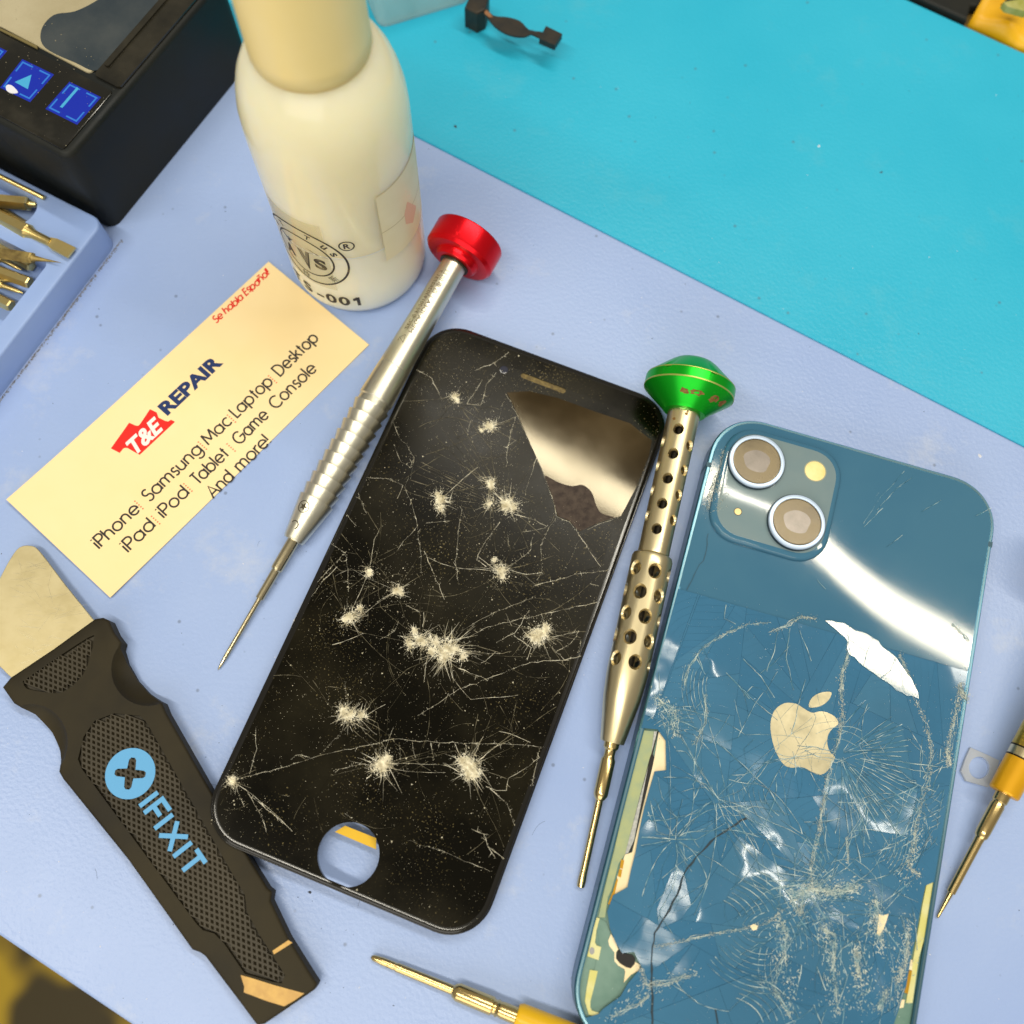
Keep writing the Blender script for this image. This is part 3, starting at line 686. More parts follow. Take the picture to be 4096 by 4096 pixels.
for pts, Z, mt, tl in SH:
    q = inset([p8(Z, p) for p in pts], .12)
    cx = sum(p[0] for p in q) / len(q); cy = sum(p[1] for p in q) / len(q)
    if tl == 'A':
        # lie of this shard: it mirrors the ceiling tube towards the lens
        C = F8 @ Vector((*on_plane(F8, 2330, 1915), 0)); best = None
        for k in range(-60, 61):
            T = Vector((*(n25 * 548 + e25 * (300 + k * 10)), 1200)); hv = ((T - C).normalized() + (CAM - C).normalized()).normalized()
            l = F8.to_3x3().inverted() @ hv; m = math.hypot(l.x / l.z, l.y / l.z)
            if best is None or m < best[0]: best = (m, -l.x / l.z, -l.y / l.z)
        tl = best[1:]
    zz = [tl[0] * (p[0] - cx) + tl[1] * (p[1] - cy) for p in q]; lo = min(zz)
    m = len(q); zz = [.02 + (s - lo) for s in zz]
    v = [(p[0], p[1], s) for p, s in zip(q, zz)] + [(p[0], p[1], -.02) for p in q]
    so_ = mk('glass_shard', v, [tuple(range(m))] + [(i, (i + 1) % m, m + (i + 1) % m, m + i) for i in range(m)], mt, scr)
    if mt is PGLOSS:
        sq = [p8(Z6, p) for p in ((1258, 838), (1330, 872), (1400, 892), (1455, 886), (1505, 925), (1532, 1000), (1562, 1036), (1625, 1056), (1540, 1083), (1440, 1126), (1385, 1072), (1328, 1046), (1292, 930))]
        sq = inset(spline(sq, 4), .15); zq = [.03 + tl[0] * (p[0] - cx) + tl[1] * (p[1] - cy) - lo + .02 for p in sq]
        qv = [Vector((p[0], p[1], 0)) for p in sq]
        sub(so_, mk('grime_smear', [(p[0], p[1], z) for p, z in zip(sq, zq)], [tuple(t) for t in tessellate_polygon([qv])], SMEAR, scr))

# ------------------------------------------------------------------ blue phone lying face down
TH13 = -.2072
u13 = Vector((math.cos(TH13), math.sin(TH13), 0)); y13 = Vector((-math.sin(TH13), math.cos(TH13), 0))
F13 = frame(Vector((50.1073, 98.4736, 0)), u13, y13, Vector((0, 0, 1)))
PW, PL, PZ = 71.5, 146.7, 7.65
ph = thing('blue_phone', 'blue phone lying face down with a badly shattered glass back', 'phone', F13)
ZA = zoomer(2600, 1600, .7743); ZB = zoomer(2250, 2700, .9555); ZC = zoomer(2750, 1600, .31056); ZD = zoomer(2200, 3496, .31056); ZE = zoomer(3400, 3396, .36232)
def p13(Z, p, h=PZ): return on_plane(F13, *Z(p), h)
out13 = rrect(0, -PL, PW, 0, 12.2, 14, 2.15)
# aluminium band as a ring with a bright chamfered lip
def band(poly, mat, name, z0, z1, w, b):
    prof = [(w, z0), (b, z0), (0, z0 + b), (0, z1 - b), (b * .8, z1), (w, z1)]
    n = len(poly); v = []; f = []
    for d, z in prof: v += [(p[0], p[1], z) for p in (inset(poly, d) if d else poly)]
    m = len(prof)
    for k in range(m): f += [(k * n + i, k * n + (i + 1) % n, ((k + 1) % m) * n + (i + 1) % n, ((k + 1) % m) * n + i) for i in range(n)]
    return mk(name, v, f, mat, ph, auto=35)
fr = band(out13, BFRAME, 'side_frame', 0, 7.45, 1.15, .35)
lip = inset(out13, .42); l2 = inset(out13, .85); n = len(lip)
mk('frame_lip', [(p[0], p[1], 7.47) for p in lip] + [(p[0], p[1], 7.5) for p in l2], [(i, (i + 1) % n, n + (i + 1) % n, n + i) for i in range(n)], BEDGE, ph)
# antenna breaks in the band
for (px_, py_) in ((3970, 2180), (2826, 1856)):
    a = on_plane(F13, px_, py_, 7.4); x = PW + .02 if a[0] > 30 else -.02; s = -1 if x > 30 else 1
    v, f = prism([(x, a[1] - .65), (x + s * 1.3, a[1] - .65), (x + s * 1.3, a[1] + .65), (x, a[1] + .65)], .5, 7.525); mk('antenna_break', v, f, pm('antenna_plastic', (.03, .09, .13), .5), ph)
mk('display_side', *slab(inset(out13, .9), .05, 1.2, .3, 2), PEDGE, ph)
mk('chassis_plate', *prism(inset(out13, 1.16), 1.25, 6.75), TEALG, ph)
# outline of the glass that is left
gl = inset(out13, 1.05)
LB = [(330, 222), (398, 228), (432, 275), (434, 398), (386, 403), (366, 470), (341, 560), (322, 650), (306, 740), (286, 820), (272, 888), (212, 922), (187, 990), (198, 1060), (222, 1120), (250, 1165), (300, 1160), (330, 1225), (275, 1290), (243, 1345), (170, 1398), (150, 1420)]
RB = [(1384, 1470), (1408, 1400), (1440, 1300), (1456, 1200), (1480, 1090), (1500, 970), (1520, 882), (1556, 866)]
left = [p13(ZB, p) for p in LB]; right = [p13(ZB, p) for p in RB]
yL0, yL1 = left[0][1], left[-1][1]; yR0, yR1 = right[0][1], right[-1][1]
top = [p for p in gl if (p[0] < 35 and p[1] > yL0) or (p[0] >= 35 and p[1] > yR1)]
botm = [p for p in gl if (p[0] < 35 and p[1] < yL1 - 1) or (p[0] >= 35 and p[1] < yR0 - 1)]
tR = [p for p in top if p[0] >= 35]; tL = [p for p in top if p[0] < 35]
bL = [p for p in botm if p[0] < 35]; bR = [p for p in botm if p[0] >= 35]
tR.sort(key=lambda p: (p[0] - 35) * 1 - p[1] * 1, reverse=False)
def order(pts, c): return sorted(pts, key=lambda p: math.atan2(p[1] - c[1], p[0] - c[0]))
tRo = order(tR, (35, -20)); tLo = sorted(tL, key=lambda p: math.atan2(p[1] + 20, p[0] - 35) % (2 * math.pi))
bLo = sorted(bL, key=lambda p: math.atan2(p[1] + 125, p[0] - 35) % (2 * math.pi)); bRo = sorted(bR, key=lambda p: math.atan2(p[1] + 125, p[0] - 35) % (2 * math.pi))
GO = tRo + tLo + left + bLo + bRo + right
def clip(poly, a, b, c):
    """keep a*x+b*y<=c"""
    out = []; m = len(poly)
    for i in range(m):
        p, q = poly[i], poly[(i + 1) % m]; dp = a * p[0] + b * p[1] - c; dq = a * q[0] + b * q[1] - c
        if dp <= 0: out.append(p)
        if (dp < 0 < dq) or (dq < 0 < dp): t = dp / (dp - dq); out.append((p[0] + (q[0] - p[0]) * t, p[1] + (q[1] - p[1]) * t))
    return out
random.seed(5)
FOC = [p13(ZB, p) for p in ((1160, 330), (1050, 900), (470, 690), (1330, 1000), (640, 520), (1500, 450), (400, 150))]
def area(P): return abs(sum(P[k][0] * P[(k + 1) % len(P)][1] - P[(k + 1) % len(P)][0] * P[k][1] for k in range(len(P)))) / 2
def cut2(P, c, a):
    nx, ny = -math.sin(a), math.cos(a); k = nx * c[0] + ny * c[1]
    return clip(P, nx, ny, k), clip(P, -nx, -ny, -k)
q0 = p13(ZA, (185, 985)); q1 = p13(ZA, (1640, 1400))
a0_ = math.atan2(q1[1] - q0[1], q1[0] - q0[0])
upper, lower = cut2(GO, q0, a0_)
if sum(p[1] for p in upper) / len(upper) < sum(p[1] for p in lower) / len(lower): upper, lower = lower, upper
pieces = [lower]
while len(pieces) < 92:
    pieces.sort(key=lambda P: area(P) * random.uniform(.35, 1)); P = pieces.pop()
    cx = sum(p[0] for p in P) / len(P) + random.gauss(0, 1.2); cy = sum(p[1] for p in P) / len(P) + random.gauss(0, 1.2)
    fo_ = min(FOC, key=lambda t: (t[0] - cx) ** 2 + (t[1] - cy) ** 2 + random.uniform(0, 150))
    a = math.atan2(cy - fo_[1], cx - fo_[0]) + (random.gauss(0, .25) if random.random() < .68 else math.pi / 2 + random.gauss(0, .4))
    A, B = cut2(P, (cx, cy), a)
    if len(A) < 3 or len(B) < 3 or area(A) < 2 or area(B) < 2: pieces.append(P); pieces[-1] = P; 
    else: pieces += [A, B]
def shard(P, ta, tb, gap=.02, mat=None):
    q = inset(P, gap); cx = sum(p[0] for p in q) / len(q); cy = sum(p[1] for p in q) / len(q); m = len(q)
    zz = [max(-.055, min(.055, ta * (p[0] - cx) + tb * (p[1] - cy))) for p in q]
    vv = [Vector((p[0], p[1], 0)) for p in q]
    v = [(p[0], p[1], PZ + z) for p, z in zip(q, zz)] + [(p[0], p[1], PZ - .5) for p in q]
    mk('glass_shard', v, [tuple(t) for t in tessellate_polygon([vv])] + [(k, (k + 1) % m, m + (k + 1) % m, m + k) for k in range(m)], mat or BGLASS, ph)
# the big upper piece is bowed by the impact: a fine mesh with a gentle warp
def warp(x, y):
    d = max(0.0, min(24.0, 55 - x)); return 2.6e-5 * d * d * (y + 34)
gv = MB(); UI = inset(upper, .02); xs = [i * 2.5 for i in range(0, 30)]; ys = [-i * 2.5 for i in range(0, 40)]
for x0 in xs:
    col_ = clip(clip(UI, -1, 0, -x0), 1, 0, x0 + 2.5)
    if len(col_) < 3: continue
    for y0 in ys:
        c_ = clip(clip(col_, 0, 1, y0), 0, -1, -(y0 - 2.5))
        if len(c_) >= 3 and area(c_) > 1e-4: gv.add([(p[0], p[1], PZ + warp(*p)) for p in c_], [tuple(range(len(c_)))])
up_o = gv.build('glass_shard', BGLASS, ph, smooth=True)
bm = bmesh.new(); bm.from_mesh(up_o.data); bmesh.ops.remove_doubles(bm, verts=bm.verts[:], dist=2e-6); bmesh.ops.recalc_face_normals(bm, faces=bm.faces[:])
if sum(f_.normal.z for f_ in bm.faces) < 0: bmesh.ops.reverse_faces(bm, faces=bm.faces[:])
bm.to_mesh(up_o.data); bm.free(); shade(up_o, 60)
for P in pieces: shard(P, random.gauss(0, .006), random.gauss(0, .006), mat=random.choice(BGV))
# one long loosened piece that catches the ceiling tube
rs = [p13(ZA, p) for p in ((905, 1140), (1000, 1152), (1030, 1170), (1150, 1230), (1270, 1330), (1350, 1440), (1388, 1545), (1300, 1515), (1190, 1440), (1100, 1375), (1028, 1315), (1022, 1250), (960, 1185))]
def face_tube(F, c, h, n0):
    C = F @ Vector((c[0], c[1], h)); best = None
    for k in range(-70, 71):
        T = Vector((*(n25 * 548 + e25 * (300 + k * 8)), 1200)); hv = ((T - C).normalized() + (CAM - C).normalized()).normalized()
        l = F.to_3x3().inverted() @ hv; m = math.hypot(l.x / l.z, l.y / l.z)
        if best is None or m < best[0]: best = (m, -l.x / l.z, -l.y / l.z)
    return best[1:]
cc = p13(ZA, (1160, 1320)); tl_ = face_tube(F13, cc, PZ, None)
rs = jag(rs + [rs[0]], .22)[:-1]
lo = min(tl_[0] * p[0] + tl_[1] * p[1] for p in rs); m = len(rs)
vv = [Vector((p[0], p[1], 0)) for p in rs]
mk('glass_shard', [(p[0], p[1], PZ + .062 + tl_[0] * p[0] + tl_[1] * p[1] - lo) for p in rs] + [(p[0], p[1], PZ - .1) for p in rs], [tuple(t) for t in tessellate_polygon([vv])] + [(k, (k + 1) % m, m + (k + 1) % m, m + k) for k in range(m)], BGLASS, ph)
zt_ = lambda p: PZ + .062 + tl_[0] * p[0] + tl_[1] * p[1] - lo
for pa in (((1030, 1170), (1024, 1240), (1034, 1315)), ((1150, 1230), (1120, 1300), (1100, 1372)), ((960, 1150), (1010, 1200), (1030, 1240), (1120, 1300)), ((1270, 1330), (1240, 1400), (1190, 1436)), ((1240, 1305), (1300, 1420), (1310, 1512))):
    l = jag([p13(ZA, p) for p in pa], .12); mb = MB(); ribbon(mb, l, lambda t: .12 * random.uniform(.4, 1.4), 0); mb.v = [(q[0], q[1], zt_(q) + .02) for q in mb.v]; mb.build('crack', BFINE, ph)
mk('glass_backing', *prism([(p[0], p[1]) for p in inset(GO, .35)], 6.8, 7.12), BGAP, ph)
# what the missing glass bares
def patch(name, pts, Z, z0, z1, mat):
    return mk(name, *prism([p13(Z, p, z1) for p in pts], z0, z1), mat, ph)
patch('green_gasket', [(342, 232), (382, 236), (372, 330), (330, 480), (290, 640), (262, 750), (235, 790), (205, 900), (190, 930), (178, 1015), (150, 1015), (175, 900), (215, 740), (262, 530), (305, 370)], ZB, 6.75, 7.02, GASK)
patch('white_mesh_strip', [(383, 236), (396, 236), (374, 330), (366, 345), (300, 690), (275, 745), (262, 750), (330, 482), (372, 332)], ZB, 6.75, 7.08, WMESH)
patch('dark_gap_strip', [(396, 240), (402, 236), (378, 330), (384, 345), (372, 400), (290, 740), (276, 748), (300, 692), (366, 346), (372, 330)], ZB, 6.75, 7.10, PITB)
patch('cream_adhesive', [(403, 238), (434, 280), (436, 402), (392, 410), (345, 560), (308, 742), (288, 822), (276, 892), (214, 926), (230, 840), (262, 752), (292, 742), (373, 402), (385, 346)], ZB, 6.75, 7.00, CREAM)
patch('gold_contact', [(246, 772), (258, 776), (252, 812), (240, 806)], ZB, 6.75, 7.16, GOLDC)
patch('gold_contact', [(238, 812), (250, 816), (244, 848), (232, 842)], ZB, 6.75, 7.16, GOLDC)
patch('gold_strip', [(212, 905), (228, 850), (232, 858), (218, 920), (200, 960), (190, 960)], ZB, 6.75, 7.12, GOLDC)
patch('green_cover', [(640, 570), (720, 620), (780, 750), (750, 860), (770, 930), (830, 1010), (830, 1120), (880, 1180), (960, 1230), (965, 1330), (930, 1420), (860, 1560), (780, 1640), (640, 1700), (520, 1750), (500, 1600), (560, 1300), (600, 1100), (640, 900), (600, 700)], ZD, 6.75, 6.96, TEALG)
patch('yellow_adhesive', [(600, 560), (640, 570), (600, 720), (580, 880), (600, 920), (660, 940), (625, 1110), (480, 1060), (520, 890), (560, 700)], ZD, 6.75, 7.05, YGASK)
patch('yellow_adhesive', [(515, 1235), (615, 1250), (570, 1450), (520, 1640), (520, 1720), (540, 1760), (670, 1800), (640, 1850), (500, 1810), (450, 1640), (470, 1480)], ZD, 6.75, 7.05, YGASK)
patch('screw_head', [(540 + 34 * math.cos(k * .52), 990 + 48 * math.sin(k * .52)) for k in range(12)], ZD, 6.75, 7.09, PLATEM)
patch('cream_adhesive', [(785, 770), (840, 860), (880, 970), (850, 1010), (850, 1090), (900, 1150), (990, 1200), (1090, 1130), (1165, 1170), (1140, 1240), (1040, 1300), (950, 1400), (970, 1260), (960, 1225), (880, 1180), (830, 1120), (830, 1010), (765, 925), (750, 860)], ZD, 6.75, 7.03, CREAM)
patch('black_opening', [(870, 990), (900, 985), (930, 1020), (1060, 1040), (1100, 1090), (1090, 1160), (1040, 1215), (980, 1200), (900, 1150), (855, 1085)], ZD, 6.75, 7.2, PITB)
patch('yellow_gasket', [(940, 320), (850, 370), (800, 620), (770, 800), (720, 1080), (680, 1330), (620, 1700), (690, 1700), (760, 1200), (830, 960), (870, 720)], ZE, 6.75, 7.05, YGASK)
patch('gold_contact', [(655, 1340), (685, 1345), (640, 1600), (590, 1580)], ZE, 6.75, 7.16, GOLDC)
patch('cream_adhesive', [(690, 1225), (685, 1340), (640, 1330), (655, 1220)], ZE, 6.75, 7.14, CREAM)
patch('cream_adhesive', [(540, 1660), (605, 1665), (590, 1750), (535, 1760)], ZE, 6.75, 7.1, CREAM)
v, f = prism([p13(ZE, p) for p in ((320, 715), (350, 735), (425, 715), (400, 800), (360, 900), (325, 960), (295, 940))], 7.4, 7.74); mk('missing_chip', v, f, CREAM, ph)
v, f = prism([p13(ZB, p) for p in ((785, 1050), (800, 1042), (818, 1050), (812, 1066), (796, 1070))], 7.4, 7.76); mk('missing_chip', v, f, CREAM, ph)
# logo
AB = [(1030, 152), (1005, 137), (975, 120), (930, 118), (890, 145), (872, 190), (872, 240), (885, 300), (905, 345), (930, 378), (960, 388), (990, 385), (1015, 390), (1045, 407), (1075, 418), (1105, 405), (1125, 375), (1140, 345), (1118, 320), (1108, 285), (1112, 250), (1130, 225), (1155, 203), (1140, 175), (1110, 158), (1080, 152), (1050, 158)]
AL = [(1033, 135), (1036, 108), (1057, 85), (1090, 72), (1124, 72), (1120, 95), (1100, 118), (1070, 133)]
def thin(name, poly, z0, z1, mat, parent):
    """flat cut-out of a non-convex outline"""
    q = [Vector((p[0], p[1], 0)) for p in poly]; m = len(q)
    tris = [tuple(t) for t in tessellate_polygon([q])]
    return mk(name, [(p.x, p.y, z1) for p in q] + [(p.x, p.y, z0) for p in q], tris + [(i, (i + 1) % m, m + (i + 1) % m, m + i) for i in range(m)], mat, parent)
thin('mirror_logo', spline([p13(ZB, p) for p in AB], 4), PZ - .1, PZ + .072, LOGO, ph)
thin('mirror_logo_leaf', spline([p13(ZB, p) for p in AL], 4), PZ - .1, PZ + .072, LOGO, ph)
# camera plateau
ctr = [on_plane(F13, *ZC(p), 9.2) for p in ((540, 520), (1925, 760))]
bump_o = rrect(3.1, -33.2, 32.6, -3.0, 8.2, 10, 2.2)
v, f = slab(bump_o, PZ - .3, 9.15, 1.1, 5); mk('camera_plateau', v, f, BGLASS, ph, auto=40)
plate = rrect(4.6, -31.6, 31.2, -4.5, 7.0, 10, 2.2)
v, f = slab(plate, 9.0, 9.22, .1, 2); mk('camera_plate', v, f, CPLATE, ph, auto=40)
for (px_, py_) in ((898, 785), (1415, 1565)):
    c = on_plane(F13, *ZC((px_, py_)), 10.7); 
    L = mk('lens_ring', *lathez([(9.1, 6.95), (10.35, 6.9), (10.7, 6.75), (10.75, 6.6), (10.75, 5.95), (10.55, 5.8)], 64, c, False), LRING, ph, auto=40)
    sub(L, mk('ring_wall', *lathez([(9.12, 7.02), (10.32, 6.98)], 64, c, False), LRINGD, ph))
    sub(L, mk('lens_glass', *lathez([(10.3, 5.86), (10.58, 5.84), (10.62, 5.6), (10.62, 5.5)], 64, c), LENSG, ph, auto=40))
    n = 40; blob = [(c[0] + 3.2 * (1 + .06 * math.sin(3 * a + c[0]) + .04 * math.sin(5 * a)) * math.cos(a), c[1] + 3.0 * (1 + .06 * math.cos(2 * a)) * math.sin(a)) for a in [2 * math.pi * k / n for k in range(n)]]
    sub(L, mk('lens_centre', *prism(blob, 10.6, 10.632), LENSC, ph))
c = on_plane(F13, *ZC((1645, 915)), 9.25)
fl = mk('flash_lens', *lathez([(9.1, 2.55), (9.245, 2.5), (9.26, 2.2), (9.27, .3)], 40, c), FLASH, ph, auto=40)
sub(fl, mk('flash_rim', *lathez([(9.2, 2.78), (9.25, 2.76), (9.252, 2.52), (9.2, 2.5)], 40, c, False), pm('flash_rim', (.3, .32, .2), .4), ph))
c = on_plane(F13, *ZC((650, 1437)), 9.25)
mc = mk('microphone_hole', *lathez([(9.15, .86), (9.26, .82), (9.265, .2)], 28, c), FLASH, ph)
sub(mc, mk('microphone_rim', *lathez([(9.2, 1.02), (9.245, 1.0), (9.247, .85), (9.2, .83)], 28, c, False), pm('mic_rim', (.06, .06, .04), .4), ph))
# glue and crushed glass at the plateau's left edge
def crush(name, pts, Z, n, s, mat, h=PZ, zj=.25):
    mb = MB()
    q = [p13(Z, p, h) for p in pts]
    for i in range(n):
        k = random.randrange(len(q) - 1) if len(q) > 1 else 0; t = random.random()
        x = q[k][0] * (1 - t) + q[k + 1][0] * t + random.gauss(0, s * (1.6 if i % 3 == 0 else .7)); y = q[k][1] * (1 - t) + q[k + 1][1] * t + random.gauss(0, s * (1.6 if i % 3 == 0 else .7))
        ln_ = math.atan2(q[k + 1][1] - q[k][1], q[k + 1][0] - q[k][0])
        r = random.uniform(.025, .12) * (1 + s * .6); a = ln_ + random.gauss(0, .55) if random.random() < .7 else random.uniform(0, 6.28); e = random.uniform(.6, 3.2)
        z0 = h + .055
        mb.add([(x + r * e * math.cos(a), y + r * e * math.sin(a), z0), (x + r * .6 * math.cos(a + 1.9), y + r * .6 * math.sin(a + 1.9), z0), (x + r * e * .8 * math.cos(a + 3.3), y + r * e * .8 * math.sin(a + 3.3), z0), (x + r * .6 * math.cos(a + 4.6), y + r * .6 * math.sin(a + 4.6), z0), (x, y, z0 + random.uniform(.03, zj))], [(0, 1, 4), (1, 2, 4), (2, 3, 4), (3, 0, 4)])
    return mb.build(name, mat, ph)
PCH = pm('pale_glass_crumbs', (.66, .68, .60), .5, col2=(.40, .44, .40), nscale=500)
crush('crushed_glass', [(470, 640), (430, 900), (340, 1080), (290, 1250), (270, 1430)], ZC, 420, .5, PCH, PZ + .95, .4)
crush('crushed_glass', [(420, 1000), (400, 1150), (460, 1250), (380, 1420)], ZC, 360, .65, PCH, PZ + 1.4, .4)
crush('crushed_glass', [(860, 200), (940, 260), (1000, 330), (1030, 430), (1000, 560), (970, 760)], ZA, 150, .25, PCH, PZ, .15)
CHIPS = [([(1020, 1170), (1025, 1310), (995, 1400), (985, 1545)], ZA, 130, .3), ([(1165, 0), (1172, 150), (1160, 250), (1110, 420), (1085, 560), (1070, 680), (1040, 800), (1045, 900)], ZB, 330, .42),
      ([(860, 1130), (780, 1120), (700, 1170), (620, 1200)], ZA, 90, .25), ([(620, 1150), (500, 1160), (400, 1200), (270, 1280), (190, 1400), (170, 1500)], ZA, 110, .3),
      ([(1470, 90), (1520, 200), (1545, 320), (1530, 450), (1480, 620), (1470, 720), (1440, 800), (1500, 840)], ZB, 240, .45), ([(1670, 30), (1640, 180), (1610, 320), (1620, 380)], ZB, 220, .5),
      ([(380, 1140), (480, 1120), (600, 1090), (720, 1070), (860, 1040), (920, 980)], ZB, 130, .3), ([(960, 930), (1050, 900), (1160, 910), (1240, 890)], ZB, 190, .7), ([(900, 1000), (940, 1090), (880, 1310), (960, 1440)], ZB, 130, .5),
      ([(1080, 1060), (1140, 1090), (1135, 1200), (1150, 1400)], ZB, 120, .4), ([(1310, 940), (1330, 1110)], ZB, 110, .6), ([(1230, 1150), (1240, 1270)], ZB, 80, .5), ([(390, 100), (470, 150), (470, 240)], ZB, 90, .8),
      ([(1450, 1080), (1440, 1200), (1400, 1290)], ZB, 120, .5), ([(600, 80), (600, 200), (545, 300)], ZB, 50, .3), ([(320, 1210), (350, 1300), (420, 1290), (560, 1250)], ZB, 90, .4), ([(200, 1440), (330, 1370), (360, 1340)], ZB, 50, .3),
      ([(1010, 880), (1000, 1000), (960, 930)], ZB, 90, .6), ([(1320, 1400), (1360, 1320)], ZB, 70, .6), ([(1190, 680), (1195, 790)], ZB, 40, .25), ([(1560, 1160), (1600, 1200), (1650, 1250)], ZA, 40, .3), ([(1290, 1310), (1370, 1500)], ZA, 60, .35), ([(1600, 1490), (1640, 1550)], ZA, 60, .6)]
for pts, Z, n, s in CHIPS:
    for k in range(4):
        mb = MB(); ox, oy = random.gauss(0, s * .55), random.gauss(0, s * .55)
        l = jag([(q[0] + ox, q[1] + oy) for q in [p13(Z, p) for p in pts]], .16 + s * .25)
        a = random.randrange(0, max(1, len(l) // 3)); b = random.randrange(2 * len(l) // 3, len(l)) + 1
        if b - a > 2: ribbon(mb, l[a:b], lambda t: .13 * random.random() ** 1.6 + .015, PZ + .078 + .002 * k, up=.04); mb.build('splintered_edge', BPALE if k % 2 else BCHIP, ph)
for pts, Z, n, s in CHIPS: crush('crushed_glass', pts, Z, int(n * 3.2), s * .9, BCHIP if random.random() < .55 else PCH, PZ, .16)
for pts, n, s in (([(960, 930), (1100, 900), (1240, 890)], 420, 1.5), ([(1300, 940), (1330, 1150)], 340, 1.3), ([(900, 1030), (960, 1380)], 300, 1.3), ([(1230, 1120), (1260, 1400)], 300, 1.4), ([(1090, 1000), (1150, 1420)], 320, 1.2), ([(1440, 1000), (1400, 1380)], 260, 1.0), ([(1500, 620), (1430, 880)], 200, 1.0), ([(560, 1240), (330, 1330), (200, 1440)], 200, 1.0), ([(400, 90), (480, 260)], 160, 1.2)):
    crush('glass_crumbs', pts, ZB, n, s, BCHIP, PZ, .12)['kind'] = 'stuff'
DK = [([(770, 600), (640, 680), (560, 760), (510, 830), (480, 920), (430, 1010), (385, 1080), (372, 1200), (375, 1470)], ZB, .42), ([(640, 1400), (650, 1461)], ZB, .5), ([(300, 690), (285, 800), (240, 880), (190, 980)], ZA, .2)]
for pts, Z, wd in DK:
    mb = MB(); ribbon(mb, jag([p13(Z, p) for p in pts], .12), lambda t, wd=wd: wd * random.uniform(.5, 1.3), PZ + .085); mb.build('open_crack', OPENC if wd > .3 else BGAP, ph)
FN = [([(390, 80), (590, 420), (650, 520), (760, 590), (800, 620)], ZB), ([(590, 80), (600, 200), (560, 280), (545, 420)], ZB), ([(690, 0), (800, 110), (900, 190)], ZB), ([(640, 280), (700, 330), (860, 480), (930, 590)], ZB),
      ([(470, 690), (480, 600), (500, 520)], ZB), ([(470, 690), (560, 690), (680, 620)], ZB), ([(470, 690), (400, 685), (330, 680)], ZB), ([(480, 600), (430, 560)], ZB), ([(470, 700), (520, 780)], ZB),
      ([(420, 430), (520, 430), (600, 460), (650, 520)], ZB), ([(90, 1160), (100, 1270), (130, 1330), (180, 1330)], ZA), ([(270, 1400), (240, 1310)], ZA), ([(390, 1060), (380, 1130), (440, 1160)], ZA), ([(860, 930), (905, 980)], ZA),
      ([(770, 1190), (830, 1350)], ZA), ([(720, 1180), (700, 1330), (740, 1500)], ZA), ([(560, 1420), (640, 1360), (720, 1270)], ZA), ([(390, 1410), (460, 1480), (510, 1545)], ZA), ([(480, 1340), (570, 1430), (640, 1540)], ZA), ([(660, 1190), (640, 1300), (600, 1400)], ZA),
      ([(1310, 370), (1250, 440), (1190, 500), (1100, 640)], ZA), ([(1355, 400), (1270, 460), (1170, 570)], ZA), ([(1100, 660), (1200, 560)], ZA), ([(1080, 590), (1180, 480)], ZA), ([(1500, 520), (1400, 580)], ZA), ([(1760, 560), (1680, 600)], ZA), ([(1770, 630), (1680, 660)], ZA), ([(1300, 700), (1220, 760)], ZA), ([(1040, 620), (1070, 480)], ZA)]
ar = []
for k in range(9):      # conchoidal ripples, lower left
    cx, cy = 560 - k * 2, 1000; r = 190 + k * 32
    ar.append(([(cx + r * math.cos(R_(a)), cy + 40 - r * .62 * math.sin(R_(a))) for a in range(14, 64, 10)], ZB))
for k in range(6):
    r = 200 + 30 * k; ar.append(([(640 + r * math.cos(R_(a)), 1480 - r * .7 * math.sin(R_(a))) for a in range(10, 66, 11)], ZB))
for k in range(26):     # fan of hairlines right of the logo
    a = R_(-62 + k * 4.4 - 20); r0 = random.uniform(60, 180); r1 = random.uniform(260, 470)
    ar.append(([(1150 + r * math.cos(a) * .95, 330 - r * math.sin(a)) for r in (r0, (r0 + r1) / 2, r1)], ZB))
for k in range(16):
    a = R_(100 + k * 9); r0 = random.uniform(30, 120); r1 = random.uniform(160, 330)
    ar.append(([(1130 + r * math.cos(a) * .9, 860 - r * math.sin(a) * .8) for r in (r0, r1)], ZB))
for k in range(22):
    x = random.uniform(980, 1480); y = random.uniform(960, 1400); a = random.uniform(1.2, 2.0); L = random.uniform(50, 170)
    ar.append(([(x, y), (x + L * math.cos(a), y + L * math.sin(a))], ZB))
for k, (pts, Z) in enumerate(FN + ar):
    mb = MB(); q = [p13(Z, p) for p in pts]
    if not all(1.3 < p[0] < 70.2 and p[1] > -145 for p in q): continue
    ribbon(mb, jag(q, .06), lambda t: .13 * random.uniform(.4, 1.2), PZ + .074 + .002 * (k % 4), up=.03); ck = mb.build('crack', BFINE, ph)
    mb = MB(); ribbon(mb, [(p[0] + .12, p[1] + .13) for p in jag(q, .06)], lambda t: .16 * random.random() ** 1.5 + .02, PZ + .07 + .002 * (k % 4), up=.03); sub(ck, mb.build('crack_glint', BPALE, ph))  # lit edge put in as a pale ribbon beside each dark line
random.seed(29)
def inpoly(P, x, y):
    r = False
    for k in range(len(P)):
        (x1, y1), (x2, y2) = P[k][:2], P[k - 1][:2]
        if (y1 > y) != (y2 > y) and x < (x2 - x1) * (y - y1) / (y2 - y1) + x1: r = not r
    return r
GI = inset(GO, .5)
def ok13(x, y): return y < -50 - (x - 10) * .28 and inpoly(GI, x, y)
kk_ = 0
